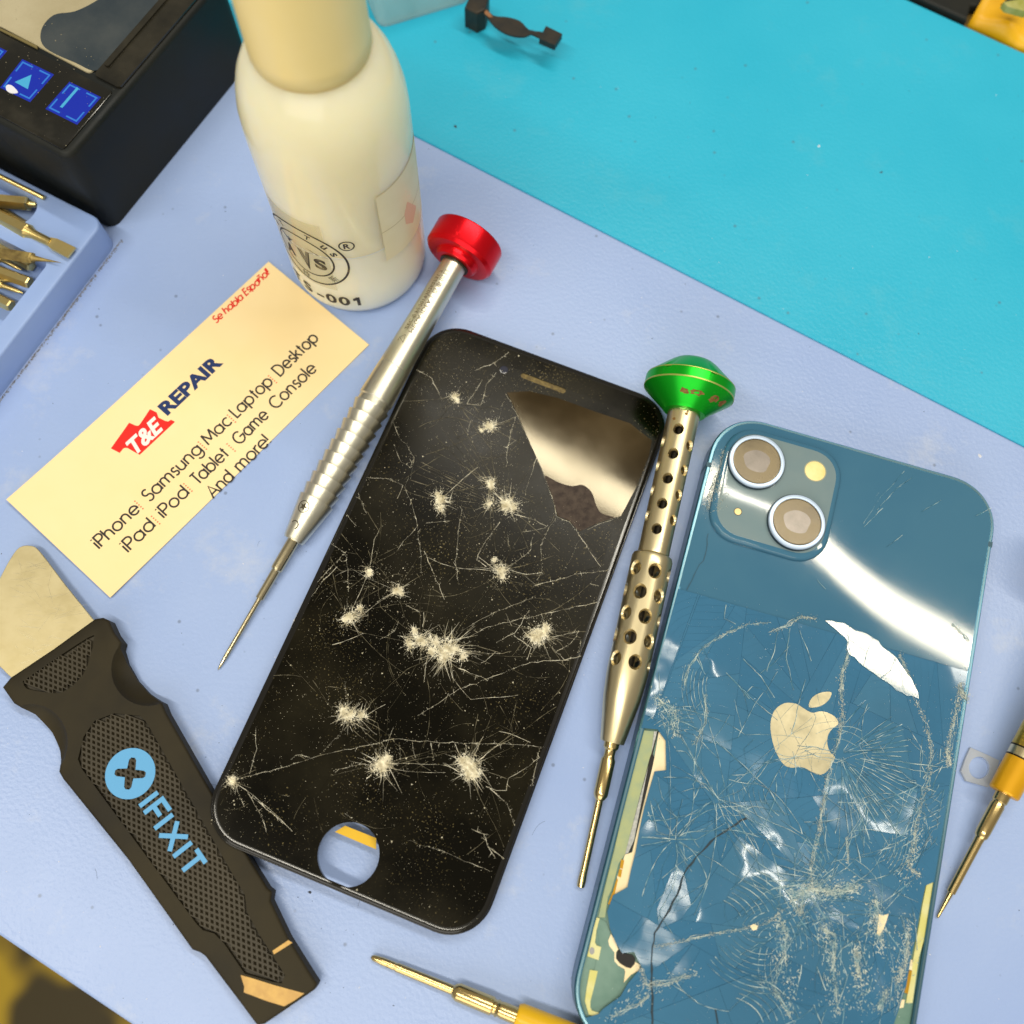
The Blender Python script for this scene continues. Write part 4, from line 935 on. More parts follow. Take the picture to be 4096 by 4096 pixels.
def crack13(l, w_, pale):
    global kk_
    mb = MB(); kk_ += 1; dz = .066 + .002 * (kk_ % 9)
    ribbon(mb, l, lambda t: w_ * random.uniform(.35, 1.35), PZ + dz, up=.02); c_ = mb.build('hairline_crack', BFINE, ph)
    if pale:
        mb = MB(); ox, oy = random.choice(((.09, .08), (-.08, .09))); ribbon(mb, [(p[0] + ox, p[1] + oy) for p in l], lambda t: w_ * 1.9 * random.random() ** 2 + .015, PZ + dz + .001, up=.02); sub(c_, mb.build('crack_glint', BPALE, ph))  # pale ribbon, the glint of the crack edge put into the colour
for fi, (fx0, fy0_) in enumerate(FOC):
    for k in range(17):
        a = random.uniform(0, 6.283)
        for l in walk(fx0 + math.cos(a), fy0_ + math.sin(a), a, random.uniform(8, 34), ok13, .05, .07): crack13(l, random.uniform(.05, .10), random.random() < .75)
for k in range(13):                                     # conchoidal ripple sets
    cx, cy = random.uniform(6, 66), random.uniform(-142, -66); a0 = random.uniform(0, 360); sp0 = random.uniform(28, 60); r0 = random.uniform(4, 9); st_ = random.uniform(.7, 1.3)
    for j in range(random.randint(6, 12)):
        l = [q for q in arc(cx, cy, r0 + j * st_, a0 + random.uniform(-4, 4), a0 + sp0 + random.uniform(-8, 8), 14) if ok13(*q)]
        if len(l) > 4: crack13(l, random.uniform(.04, .09), random.random() < .8)
mb = MB()
for i in range(1500):
    x = random.uniform(3, 68); y = random.uniform(-143, -45); s = random.uniform(.02, .08); a = random.uniform(0, 6.28)
    if abs(x) < 8 and y < -95: continue
    mb.add([(x + s * math.cos(a), y + s * math.sin(a), PZ + .075), (x + s * math.cos(a + 2.1), y + s * math.sin(a + 2.1), PZ + .075), (x + s * math.cos(a + 4.2), y + s * math.sin(a + 4.2), PZ + .075), (x, y, PZ + .1 + s)], [(0, 1, 3), (1, 2, 3), (2, 0, 3)])
mb.build('glass_dust', PCH, ph)['kind'] = 'stuff'

# ------------------------------------------------------------------ prying knife
TZ = 4.6
SPA = zoomer(0, 2150, .44); SPB = zoomer(250, 2850, .645); SPC = zoomer(0, 2100, 1.0332)
w2 = lambda Z, pts, z: [tuple(at(*Z(p), z).xy) for p in pts]
OUTL = w2(SPA, [(15, 1360), (90, 1270), (480, 1010), (860, 735), (930, 725), (985, 750), (1040, 870), (1100, 950), (1085, 1010), (1120, 1130), (1210, 1290), (1320, 1410), (1420, 1475), (1470, 1500)], TZ) + \
       w2(SPB, [(640, 0), (930, 510), (1170, 930), (1270, 1090), (1298, 1112), (1290, 1170), (1400, 1400), (1550, 1640), (1580, 1685), (1560, 1722), (1250, 1935), (1205, 1945), (1090, 1790), (880, 1512), (850, 1492), (800, 1472), (770, 1430), (400, 910), (0, 415)], TZ) + \
       w2(SPC, [(225, 955), (230, 925), (215, 870), (180, 800), (120, 730), (75, 705), (50, 690)], TZ)
hb = at(560, 3300)
kn = thing('prying_knife', 'black handled prying knife with steel blade and sky blue lettering', 'tool', loc((hb.x, hb.y, 0)))
v, f = slab(OUTL, .05, TZ, .75, 4, .3)
hd = mk('handle', v, f, BLK, kn, world=True)
P1 = w2(SPA, [(215, 1320), (260, 1270), (800, 910), (850, 940), (820, 1080), (770, 1220), (690, 1320), (600, 1390), (500, 1415), (280, 1385), (230, 1360)], TZ)
P2 = w2(SPB, [(95, 290), (130, 150), (200, 50), (320, 5), (480, 20), (520, 60), (1030, 960), (1130, 1130), (1145, 1240), (1210, 1360), (1380, 1630), (1360, 1680), (1300, 1670), (1130, 1620), (1000, 1430), (940, 1370), (870, 1350), (830, 1310), (120, 350)], TZ)
P1 = spline(P1, 4); P2s = P2
bpy.context.view_layer.update()
def ellip(c, r, rz, ang=0):
    mb = MB(); n = 32; m = 16; v = []; f = []
    for i in range(m + 1):
        th = math.pi * i / m
        for j in range(n):
            a = 2 * math.pi * j / n; x = r[0] * math.sin(th) * math.cos(a); y = r[1] * math.sin(th) * math.sin(a); z = rz * math.cos(th)
            v.append((c[0] + x * math.cos(ang) - y * math.sin(ang), c[1] + x * math.sin(ang) + y * math.cos(ang), c[2] + z))
    for i in range(m):
        for j in range(n): f.append((i * n + j, i * n + (j + 1) % n, (i + 1) * n + (j + 1) % n, (i + 1) * n + j))
    o = mk('cutter', v, f, None)
    bm = bmesh.new(); bm.from_mesh(o.data); bmesh.ops.remove_doubles(bm, verts=bm.verts[:], dist=1e-6); bmesh.ops.recalc_face_normals(bm, faces=bm.faces[:]); bm.to_mesh(o.data); bm.free()
    return o
def wcut(poly, z0, z1): return mk('cutter', *prism(poly, z0, z1), None)
haxis = math.atan2(*(Vector(at(1150, 3990).xy) - Vector(at(230, 2610).xy)).yx)
sc1 = at(*SPA((1330, 1180)), TZ + 1.2); sc2 = at(*SPA((260, 1860)), TZ + 1.2)
boolean(hd, [wcut(P1, TZ - .9, TZ + 2), wcut(P2s, TZ - .9, TZ + 2), ellip((sc1.x, sc1.y, TZ + 1.0), (9.2, 8.4), 4.6, haxis), ellip((sc2.x, sc2.y, TZ + 1.0), (9.2, 8.0), 4.6, haxis)])
shade(hd, 40)
# grip panels: recessed inlay moulded with a lattice of small pits
def inpoly(P, x, y):
    r = False
    for k in range(len(P)):
        (x1, y1), (x2, y2) = P[k][:2], P[k - 1][:2]
        if (y1 > y) != (y2 > y) and x < (x2 - x1) * (y - y1) / (y2 - y1) + x1: r = not r
    return r
for P in (P1, P2s):
    Q = [tuple(Vector(p) - Vector((hb.x, hb.y))) for p in inset(P, .06)]
    pan = thin('grip_panel', Q, TZ - .89, TZ - .84, GRIPM, kn)
    Qi = inset(Q, .35); mb = MB(); sp_ = 1.22
    la = Vector((math.cos(haxis + R_(31)), math.sin(haxis + R_(31)))) * sp_; lb_ = Vector((math.cos(haxis - R_(31)), math.sin(haxis - R_(31)))) * sp_
    c0_ = Vector((sum(p[0] for p in Q) / len(Q), sum(p[1] for p in Q) / len(Q)))
    for i in range(-75, 76):
        for j in range(-75, 76):
            c = c0_ + la * i + lb_ * j
            if not inpoly(Qi, c.x, c.y): continue
            cs = [c + (la * a + lb_ * b) * .5 for a, b in ((-1, -1), (1, -1), (1, 1), (-1, 1))]
            ins = [c + (la * a + lb_ * b) * .5 * .60 for a, b in ((-1, -1), (1, -1), (1, 1), (-1, 1))]
            zt = TZ - .04
            mb.add([(p.x, p.y, zt) for p in cs] + [(p.x, p.y, zt) for p in ins] + [(c.x, c.y, zt - .75)], [(0, 1, 5, 4), (1, 2, 6, 5), (2, 3, 7, 6), (3, 0, 4, 7), (4, 5, 8), (5, 6, 8), (6, 7, 8), (7, 4, 8)])
    g = mb.build('grip_pits', GRIPM, kn); g['kind'] = 'stuff'; sub(pan, g)
BLD = spline(w2(SPC, [(355, 360), (250, 230), (152, 102), (118, 80), (75, 86), (40, 130), (0, 205), (-45, 300), (-55, 400), (-20, 520), (12, 560), (45, 592), (110, 640), (300, 500), (400, 420)], 2.6), 3)
v, f = slab(BLD, 1.7, 2.6, .12, 2); mk('blade', v, f, BLADE, kn, world=True)
random.seed(8); mb = MB()
bd_ = [Vector(at(*SPC(p), 2.6).xy) for p in ((90, 110), (30, 200), (300, 340), (80, 560))]
for k in range(70):
    a_, b_ = random.random(), random.random(); p0 = (bd_[0] * (1 - a_) + bd_[2] * a_) * (1 - b_) + (bd_[1] * (1 - a_) + bd_[3] * a_) * b_
    an = random.gauss(.05, .35) if random.random() < .8 else random.uniform(0, 3.1); L = random.uniform(.6, 6.0)
    ribbon(mb, [(p0.x, p0.y), (p0.x + L * .5 * math.cos(an), p0.y + L * .5 * math.sin(an) + random.gauss(0, .1)), (p0.x + L * math.cos(an), p0.y + L * math.sin(an))], random.uniform(.03, .10), 2.61 + .002 * (k % 5), True)
mk('blade_scratches', mb.v, mb.f, pm('bright_scratch', (.86, .78, .54), .25, .9), kn, world=True)['kind'] = 'stuff'
def wp(px, Z, z): q = at(*Z(px), z); return (q.x - hb.x, q.y - hb.y)
# round emblem with a cross, and letters
ec = wp((420, 378), SPB, TZ); er2 = 5.55
xa = Vector(wp((745, 975), SPB, TZ)) - Vector(wp((480, 580), SPB, TZ)); xa.normalize(); ya = Vector((-xa.y, xa.x))
disc = [Vector((ec[0] + er2 * math.cos(a), ec[1] + er2 * math.sin(a), 0)) for a in [2 * math.pi * k / 56 for k in range(56)]]
ca = math.atan2(*(Vector(wp((435, 290), SPB, TZ)) - Vector(wp((405, 455), SPB, TZ))).yx)
cr = []; hw, hl = .85, 3.45
for k in range(4):
    a = ca + k * math.pi / 2; d = Vector((math.cos(a), math.sin(a))); nv = Vector((-d.y, d.x))
    for t, s in ((hl - .5, -hw * .95), (hl, -hw * .5), (hl, hw * .5), (hl - .5, hw * .95), (hw * 1.2, hw * 1.05)):
        q = Vector(ec) + d * t + nv * s; cr.append(Vector((q.x, q.y, 0)))
loops = [disc, cr]; flat = [p for l in loops for p in l]
mk('round_emblem', [(p.x, p.y, TZ + .02) for p in flat], [tuple(t) for t in tessellate_polygon(loops)], SKY, kn)
mb = MB(); pl, W = strokes('IFIXIT'); a0 = Vector(wp((478, 582), SPB, TZ)); a1 = Vector(wp((748, 978), SPB, TZ)); Lt = (a1 - a0).length
capv = 4.75; kx = Lt / (W - .2); th_ = [(lambda p: tuple(a0 + xa * (p[0] * kx) + ya * (p[1] / .72 * capv)))]
for i, l in enumerate(pl): ribbon(mb, [th_[0](p) for p in l], 1.02, TZ + .02 + .012 * (i % 3))
mb.build('blue_lettering', SKY, kn)
tp = [wp(p, SPB, TZ) for p in ((1105, 1628), (1190, 1652), (1310, 1690), (1500, 1742), (1440, 1785), (1375, 1822), (1270, 1790), (1125, 1735), (1128, 1700))]
thin('amber_tape_scrap', tp, TZ - .3, TZ + .06, TAPE, kn)
tp = [wp(p, SPB, TZ) for p in ((1302, 1478), (1400, 1412), (1425, 1428), (1312, 1500))]
thin('amber_tape_scrap', tp, TZ - .3, TZ + .05, TAPE, kn)

# ------------------------------------------------------------------ card
cBL, cBR, cTL = at(443.6, 2392, .3), at(1476, 1379, .3), at(30.5, 2007, .3)
cx_ = (cBR - cBL).normalized(); cy_ = Vector((-cx_.y, cx_.x, 0)); CW = (cBR - cBL).length; CHT = (cTL - cBL).dot(cy_)
FC = frame(Vector((cBL.x, cBL.y, 0)), cx_, cy_, Vector((0, 0, 1)))
cdn = thing('business_card', 'long cream business card printed with a repair shop logo and services', 'card', FC)
nx_, ny_ = 30, 6; v = []; f = []
def cz(x, y): return .06 + 4.5 * (max(0.0, .5 - x / CW) ** 2) * (.4 + .6 * y / CHT) + .2 * ((x / CW - .45) ** 2) + .12 * (y / CHT) * (x / CW)
for zo in (0, .28):
    for j in range(ny_ + 1):
        for i in range(nx_ + 1): x = CW * i / nx_; y = CHT * j / ny_; v.append((x, y, cz(x, y) + zo))
N1 = (nx_ + 1) * (ny_ + 1); idx = lambda i, j, k: k * N1 + j * (nx_ + 1) + i
for j in range(ny_):
    for i in range(nx_):
        f.append((idx(i, j, 1), idx(i + 1, j, 1), idx(i + 1, j + 1, 1), idx(i, j + 1, 1))); f.append((idx(i, j, 0), idx(i, j + 1, 0), idx(i + 1, j + 1, 0), idx(i + 1, j, 0)))
for i in range(nx_): f.append((idx(i, 0, 0), idx(i + 1, 0, 0), idx(i + 1, 0, 1), idx(i, 0, 1))); f.append((idx(i, ny_, 0), idx(i, ny_, 1), idx(i + 1, ny_, 1), idx(i + 1, ny_, 0)))
for j in range(ny_): f.append((idx(0, j, 0), idx(0, j, 1), idx(0, j + 1, 1), idx(0, j + 1, 0))); f.append((idx(nx_, j, 0), idx(nx_, j + 1, 0), idx(nx_, j + 1, 1), idx(nx_, j, 1)))
mk('card_sheet', v, f, CARD, cdn)
Z3 = zoomer(0, 900, .8021)
c2 = lambda p: on_plane(FC, *Z3(p), .4)
def lay(mb, extra=.03):  # drop flat print onto the slightly bowed card
    mb.v = [(p[0], p[1], cz(p[0], p[1]) + .28 + extra + p[2]) for p in mb.v]; return mb
rows = [[('iPhone', (490, 1605), (712, 1432)), ('Samsung', (735, 1372), (1018, 1132)), ('Mac', (1035, 1090), (1158, 985)), ('Laptop', (1178, 955), (1372, 795)), ('Desktop', (1400, 755), (1600, 578))],
        [('iPad', (640, 1628), (778, 1505)), ('iPod', (818, 1458), (945, 1340)), ('Tablet', (985, 1292), (1145, 1145)), ('Game', (1195, 1097), (1345, 955)), ('Console', (1380, 922), (1590, 728))],
        [('And', (1065, 1362), (1170, 1262)), ('more!', (1200, 1228), (1352, 1085))]]
seps = [[(697, 1400), (1012, 1103), (1157, 968), (1362, 772)], [(780, 1475), (940, 1312), (1155, 1112)]]
for r, row in enumerate(rows):
    yb = sum(c2(a)[1] + c2(b)[1] for _, a, b in row) / (2 * len(row))
    mb = MB()
    for wd_, a, b in row: stroke_text(mb, wd_, c2(a)[0], yb, c2(b)[0], 3.3, .46, 0)
    lay(mb).build('printed_line', INK, cdn)
    if r < 2:
        for s in seps[r]:
            mb = MB(); c = c2(s)
            for k in range(5): ribbon(mb, [(c[0], c[1] - 1.4 + k * .72), (c[0], c[1] - 1.05 + k * .72)], .36, 0)
            lay(mb).build('printed_separator', PRED, cdn)
mb = MB(); a, b = c2((1080, 492)), c2((1345, 245)); stroke_text(mb, 'Se habla Español!', a[0], (a[1] + b[1]) / 2, b[0], 2.0, .36, 0, .25, .16)
lay(mb).build('printed_script', RED, cdn)
LG = [(642, 725), (1133, 610), (1165, 715), (1185, 750), (1215, 762), (1515, 683), (1548, 805), (1505, 895), (1535, 1010), (1560, 1058), (1613, 1072), (1630, 1145), (868, 1145), (820, 915), (795, 882), (765, 872), (682, 888)]
g0 = c2((697, 1147)); g1 = c2((862, 972)); ks = (g1[0] - g0[0]) / 762
lg = [(g0[0] + (p[0] - 868) * ks, g0[1] + (1145 - p[1]) * ks) for p in LG]
q = [Vector((p[0], p[1], 0)) for p in lg]; mb = MB(); mb.add([(p.x, p.y, 0) for p in q], [tuple(t) for t in tessellate_polygon([q])]); lay(mb, .02).build('red_logo_shape', RED, cdn)
v2, f2 = fit2d(text2d('T&E', .035, .28), g0[0] - 30 * ks, g0[1] + 50 * ks, 640 * ks, 270 * ks)
mb = MB(); mb.add([(p[0], p[1], 0) for p in v2], f2); lay(mb, .05).build('logo_letters', WHITE, cdn)
a, b = c2((828, 945)), c2((1118, 692)); v2, f2 = fit2d(text2d('REPAIR', .045), a[0], (a[1] + b[1]) / 2, b[0] - a[0], 3.75)
mb = MB(); mb.add([(p[0], p[1], 0) for p in v2], f2); lay(mb).build('navy_logo_letters', NAVY, cdn)

# ------------------------------------------------------------------ bottle
BA = R_(109.05); BX, BY = 145.4 * math.cos(BA), 145.4 * math.sin(BA)
FB = frame(Vector((BX, BY, 0)), Vector((math.cos(BA - math.pi), math.sin(BA - math.pi), 0)), Vector((math.cos(BA - math.pi / 2), math.sin(BA - math.pi / 2), 0)), Vector((0, 0, 1)))
bt = thing('plastic_bottle', 'milky plastic squeeze bottle with a cream screw cap and black print', 'bottle', FB)
BR = 18.1
prof = [(.45, 15.2), (.6, 16.6), (1.5, 17.6), (3, 18.0), (5, BR), (27.6, BR), (52, BR), (58, 18.0), (62, 17.75), (66, 17.0), (69, 16.1), (72, 14.7), (74.5, 13.0), (76, 11.2), (77, 10.3), (79, 10.2)]
n = 72
v, f = lathez(prof, n, (0, 0))
bb = mk('bottle_body', v, f, BOT, bt, auto=60)
BOTL = pm('wall_over_liquid', (.93, .885, .70), .13, sss=1.0, col2=(.90, .86, .67), nscale=40, spec=.5, rvar=.06)
BOTL.node_tree.nodes['Principled BSDF'].inputs['Subsurface Radius'].default_value = (.016, .014, .010)
bb.data.materials.append(BOTL)
for p_ in bb.data.polygons:
    if p_.center.z < .0275: p_.material_index = 1
mk('cap_seal_ring', *lathez([(75.6, 11.4), (75.7, 11.95), (76.0, 11.95), (76.1, 11.2)], n), pm('seal_ring', (.75, .60, .28), .5), bt, auto=50)
mk('liquid_line', *lathez([(27.4, BR + .0), (27.45, BR + .035), (27.75, BR + .035), (27.8, BR)], n, (0, 0), False), pm('liquid_line', (.80, .80, .74), .3, sss=.3), bt, smooth=True)
v, f = lathez([(76.0, 11.7), (76.4, 12.15), (80, 12.1), (104, 11.75), (108, 11.4), (110, 10.2), (110.6, 8.6)], n); mk('screw_cap', v, f, CAPM, bt, auto=50)
def cylm(mb2, r=BR + .06):
    """wrap flat print (x = arc length from the lens-facing line, y = height) on the bottle; local x faces the lens"""
    return [((r + p[2]) * math.cos(p[0] / BR), (r + p[2]) * math.sin(p[0] / BR), p[1]) for p in mb2.v]
deg = lambda a: R_(a) * BR
def bprint(name, mb, mat, extra=0): 
    return mk(name, [(q[0], q[1], q[2]) for q in cylm(mb, BR + .06 + extra)], mb.f, mat, bt)
cxp, cyp = deg(-46), 25.0
mb = MB(); ribbon(mb, arc(cxp, cyp, 11.4, 0, 360, 72), .55, 0); ribbon(mb, arc(cxp, cyp, 7.85, 0, 360, 60), .46, 0); bprint('ring_print', mb, BPRINT)
mb = MB()
for ch, a in (('A', 148), ('T', 122), ('T', 73), ('u', 47), ('s', 27)):
    v2, f2 = fit2d(text2d(ch, .02), -.75, -.85, 1.5, 1.7)
    if ch in 'us': v2 = [(p[0] * .95, p[1] * .9) for p in v2]
    ra = R_(a); rot = ra - math.pi / 2
    mb.add([(cxp + 9.6 * math.cos(ra) + p[0] * math.cos(rot) - p[1] * math.sin(rot), cyp + 9.6 * math.sin(ra) + p[0] * math.sin(rot) + p[1] * math.cos(rot), 0) for p in v2], f2)
for ch, a in (('特', 262), ('斯', 314)):
    v2, f2 = fit2d(text2d(ch), -1.1, -1.1, 2.2, 2.2); ra = R_(a); rot = ra + math.pi / 2
    mb.add([(cxp + 9.6 * math.cos(ra) + p[0] * math.cos(rot) - p[1] * math.sin(rot), cyp + 9.6 * math.sin(ra) + p[0] * math.sin(rot) + p[1] * math.cos(rot), 0) for p in v2], f2)
bprint('ring_lettering', mb, BPRINT)
mb = MB()
for poly in ([(-6.6, 4.4), (-3, 3.9), (2, 3.9), (6.9, 2.2), (4.2, 2.6), (1.9, 2.2), (.6, -6.6), (-1.0, -1.0), (-1.6, 1.6), (-4.2, 2.0)],):
    q = [Vector((cxp + p[0], cyp + p[1], 0)) for p in poly]; mb.add([tuple(p) for p in q], [tuple(t) for t in tessellate_polygon([q])])
v2, f2 = fit2d(text2d('S', .05), cxp + 2.7, cyp - 3.4, 3.2, 4.3); mb.add([(p[0], p[1], 0) for p in v2], f2)
v2, f2 = fit2d(text2d('A', .05), cxp - 6.2, cyp - 3.8, 3.0, 4.3); mb.add([(p[0], p[1], 0) for p in v2], f2)
bprint('emblem_print', mb, BPRINT)
mb = MB()
for ch, a, wd_ in (('T', -68, 3.0), ('S', -54.7, 2.8), ('-', -42, 2.2), ('0', -32.0, 2.95), ('0', -21, 2.95), ('1', -10.6, 1.75)):
    v2, f2 = text2d(ch, .03)
    if ch == '1': v2, f2 = [(.5, 0), (.5, .46), (0, .40), (0, .60), (.55, .73), (1, .73), (1, 0)], [(0, 1, 5, 6), (1, 2, 3, 4, 5)]
    v2, f2 = fit2d((v2, f2), deg(a) - wd_ / 2, 5.5, wd_, 4.1, .73 if ch == '-' else None); mb.add([(p[0], p[1], 0) for p in v2], f2)
bprint('number_print', mb, BPRINT)
mb = MB(); c = (deg(-7.8), 33.0); ribbon(mb, arc(c[0], c[1], 1.75, 0, 360, 36), .36, 0)
v2, f2 = fit2d(text2d('R', .035), c[0] - .78, c[1] - .95, 1.6, 1.9); mb.add([(p[0], p[1], 0) for p in v2], f2); bprint('registered_mark', mb, BPRINT)
def patchc(name, pts, mat, ex):
    """curved label from its corner outline (deg, z)"""
    mb = MB(); m = 20; a0 = min(p[0] for p in pts); a1 = max(p[0] for p in pts)
    lo_, hi_ = pts_lo, pts_hi
    for i in range(m + 1):
        a = a0 + (a1 - a0) * i / m; mb.v += [(deg(a), lo_(a), 0), (deg(a), hi_(a), 0)]
    mb.f = [(2 * i, 2 * i + 2, 2 * i + 3, 2 * i + 1) for i in range(m)]
    return bprint(name, mb, mat, ex)
pts_lo = lambda a: 22.2 - (a - 20) * .015; pts_hi = lambda a: 47.4 + (a - 20) * .02
patchc('yellowed_sticker', [(20, 0), (84, 0)], STICK, .02)
pts_lo = lambda a: 33.9 - (a - 20) * .02; pts_hi = lambda a: 34.15 - (a - 20) * .02
patchc('sticker_crease', [(20, 0), (84, 0)], pm('crease', (.6, .5, .28), .5), .05)
pts_lo = lambda a: 27 + abs(a - 52) * .35; pts_hi = lambda a: 37 - abs(a - 48) * .55
patchc('faded_print', [(43, 0), (60, 0)], STAIN, .06)
pts_lo = lambda a: 12.5; pts_hi = lambda a: 40.5
tape_film = patchc('clear_tape', [(-75, 0), (-24, 0)], mat_plastic_film('clear_tape_film', (.9, .84, .62), .72, .1, .15), -.03)

# ------------------------------------------------------------------ screwdrivers
def axisM(A, d):
    x = Vector(d).normalized(); z = (Vector((0, 0, 1)) - x * x.z).normalized(); y = z.cross(x); return frame(Vector(A), x, y, z)
FSV = axisM((-65.75, 23.48, .6), (.3825, .9211, .0729))
sv = thing('precision_screwdriver', 'silver precision screwdriver with stepped grip and a red spinning cap', 'screwdriver', FSV)
bit = mk('bit_shaft', *lathe([(0, .12), (1.2, .34), (3.4, .52), (18.4, .62), (18.9, .66), (19, 1.02), (26.6, 1.08), (27, 1.4), (27.6, 1.46), (36, 1.5)], 40), BRASSY, sv, auto=30)
pr = [(34.9, 1.7), (35.0, 2.5), (35.5, 2.72), (46.2, 4.5)]
s = 46.2; rr = 4.5
for k in range(9):
    pr += [(s + .02, 3.95), (s + .4, 3.95), (s + 3.0, 4.55 + .02 * k)]; s += 3.05
pr += [(s + .02, 4.2), (s + 1.6, 4.2), (s + 2.0, 4.55), (84.9, 4.16), (85.0, 4.02), (85.25, 4.02), (85.35, 4.1), (100, 3.62), (119, 3.3)]
hs = mk('stepped_handle', *lathe(pr, 64), STEEL, sv, auto=25)
cp = mk('spinning_cap', *lathe([(117.6, 3.5), (117.7, 5.2), (118.4, 5.8), (119.2, 6.1), (119.25, 8.2), (119.35, 8.7), (120.2, 9.42), (120.4, 9.48), (126.0, 9.48), (126.35, 9.3), (126.5, 8.9), (126.5, 6.6), (126.0, 6.4), (126.0, 1)], 72), REDA, sv, auto=18)
sub(cp, mk('cap_washer', *lathe([(117.2, 3.3), (117.25, 4.0), (117.7, 4.05), (117.75, 3.3)], 40), DKRING, sv))
def on_shaft(mb, rfun, ang0):
    """wrap flat marks: x along the shaft, y around it"""
    out = []
    for p in mb.v:
        r = rfun(p[0]) + .04; a = ang0 + p[1] / r; out.append((p[0], -r * math.sin(a), r * math.cos(a)))
    return out
rcone = lambda s: 2.72 + (4.5 - 2.72) * (s - 35.5) / 10.7
mb = MB(); c = (43.1, -.1); ribbon(mb, arc(c[0], c[1], 1.42, 0, 360, 40), .2, 0)
st = [(c[0] + (1.12 if k % 2 == 0 else .46) * math.cos(R_(36 * k + 10)), c[1] + (1.12 if k % 2 == 0 else .46) * math.sin(R_(36 * k + 10))) for k in range(10)]
q = [Vector((p[0], p[1], 0)) for p in st]; mb.add([tuple(p) for p in q], [tuple(t) for t in tessellate_polygon([q])])
ribbon(mb, arc(38.3, -.2, 1.0, -70, 150, 20), .22, 0)
mk('engraved_star', on_shaft(mb, rcone, R_(-12)), mb.f, STARINK, sv)
rsl = lambda s: 4.1 + (3.3 - 4.1) * (s - 85.35) / 33.65
mb = MB()
v2, f2 = fit2d(text2d('MEGA·IDEA | 百事创目', .0, 0, 1.05), 94.5, .55, 19.5, 1.15, .73); mb.add([(p[0], p[1], 0) for p in v2], f2)
v2, f2 = fit2d(text2d('ZEC专利:201930262731.7'), 94.8, -.95, 18.6, 1.05, .73); mb.add([(p[0], p[1], 0) for p in v2], f2)
ribbon(mb, [(91.2, .9), (93.4, .35), (92.2, -.8), (91.2, .9)], .12, 0); ribbon(mb, [(91.2, -.75), (91.8, -.75)], .12, 0)
mk('engraved_text', on_shaft(mb, rsl, R_(-14)), mb.f, GREYINK, sv)

FGR = axisM((22.73, -17.18, 1.0), (.1532, .9842, .0889))
gd = thing('precision_screwdriver', 'champagne gold screwdriver with drilled hollow handle and a green domed cap', 'screwdriver', FGR)
mk('bit_shaft', *lathe([(0, .55), (.15, .85), (1.6, .95), (3.2, .84), (19.2, .86), (19.6, 1.2), (20.4, 1.62), (21, 1.66), (28.4, 1.68), (29, 1.35), (29.6, 1.25), (30.6, 1.3), (31.2, 1.75), (32.2, 1.8), (33.4, 1.8)], 40), GOLDS, gd, auto=30)
for k in range(4):
    a = k * math.pi / 2 + .5
    mb = MB(); mb.add([(-.05, .2 * math.cos(a) - .12 * math.sin(a), .2 * math.sin(a) + .12 * math.cos(a)), (-.05, .2 * math.cos(a) + .12 * math.sin(a), .2 * math.sin(a) - .12 * math.cos(a)), (2.4, 1.0 * math.cos(a) + .12 * math.sin(a), 1.0 * math.sin(a) - .12 * math.cos(a)), (2.4, 1.0 * math.cos(a) - .12 * math.sin(a), 1.0 * math.sin(a) + .12 * math.cos(a))], [(0, 1, 2, 3)])
    mb.build('tip_flute', GOLDS, gd)
outp = [(32.3, 1.9), (32.4, 2.7), (32.8, 2.85), (42.5, 4.35), (47, 4.72), (49, 4.85), (76.3, 4.92), (77.1, 4.6), (77.6, 3.85), (78.6, 3.75), (115, 3.95)]
inp = [(115, 2.75), (78, 2.7), (75.6, 3.4), (49.6, 3.4), (46, 2.2), (36, 1.2), (32.3, 1.0)]
pp = outp + inp; n = 72; v = []; f = []
for (s, r) in pp:
    for i in range(n): a = 2 * math.pi * i / n; v.append((s, r * math.cos(a), r * math.sin(a)))
for k in range(len(pp)):
    for i in range(n): f.append((k * n + i, k * n + (i + 1) % n, ((k + 1) % len(pp)) * n + (i + 1) % n, ((k + 1) % len(pp)) * n + i))
hd2 = mk('drilled_handle', v, f, GOLDB, gd)
holes = []
def drill(s, a, R, r):
    # countersunk drill: narrow bore with a flared mouth
    pr_ = [(R * .45, r), (R - .75, r), (R + .35, r * 1.55), (R + 2, r * 1.55)]
    m = 20; v = []; f = []
    ax = Vector((0, -math.sin(a), math.cos(a))); b1 = Vector((1, 0, 0)); b2 = ax.cross(b1)
    for (q, rr_) in pr_:
        for i in range(m): t = 2 * math.pi * i / m; p = Vector((s, 0, 0)) + ax * q + b1 * (rr_ * math.cos(t)) + b2 * (rr_ * math.sin(t)); v.append(tuple(p))
    for k in range(len(pr_) - 1):
        for i in range(m): f.append((k * m + i, k * m + (i + 1) % m, (k + 1) * m + (i + 1) % m, (k + 1) * m + i))
    f.append(tuple(range(m))[::-1]); f.append(tuple(range((len(pr_) - 1) * m, len(pr_) * m)))
    return v, f
mbs = [MB(), MB()]
for k, s in enumerate((72.9, 67.45, 62.0, 56.6, 51.2)):
    for j in range(6): mbs[k % 2].add(*drill(s, R_(60 * j + (30 if k % 2 else 0) + 9), 4.9, 1.34))
for k in range(9):
    for j in range(3): mbs[k % 2].add(*drill(108.4 - 3.17 * k, R_(120 * j + (60 if k % 2 else 0) - 14), 3.85, 1.02))
cut_ = []
mF = FGR.copy(); mF.translation = FGR.translation * .001
for m_ in mbs:
    c = m_.build('cutter', None); c.matrix_world = mF; cut_.append(c)
boolean(hd2, cut_); shade(hd2, 24)
mk('inner_rod', *lathe([(34, 1.0), (114, 1.0)], 20), INNER, gd, auto=30)
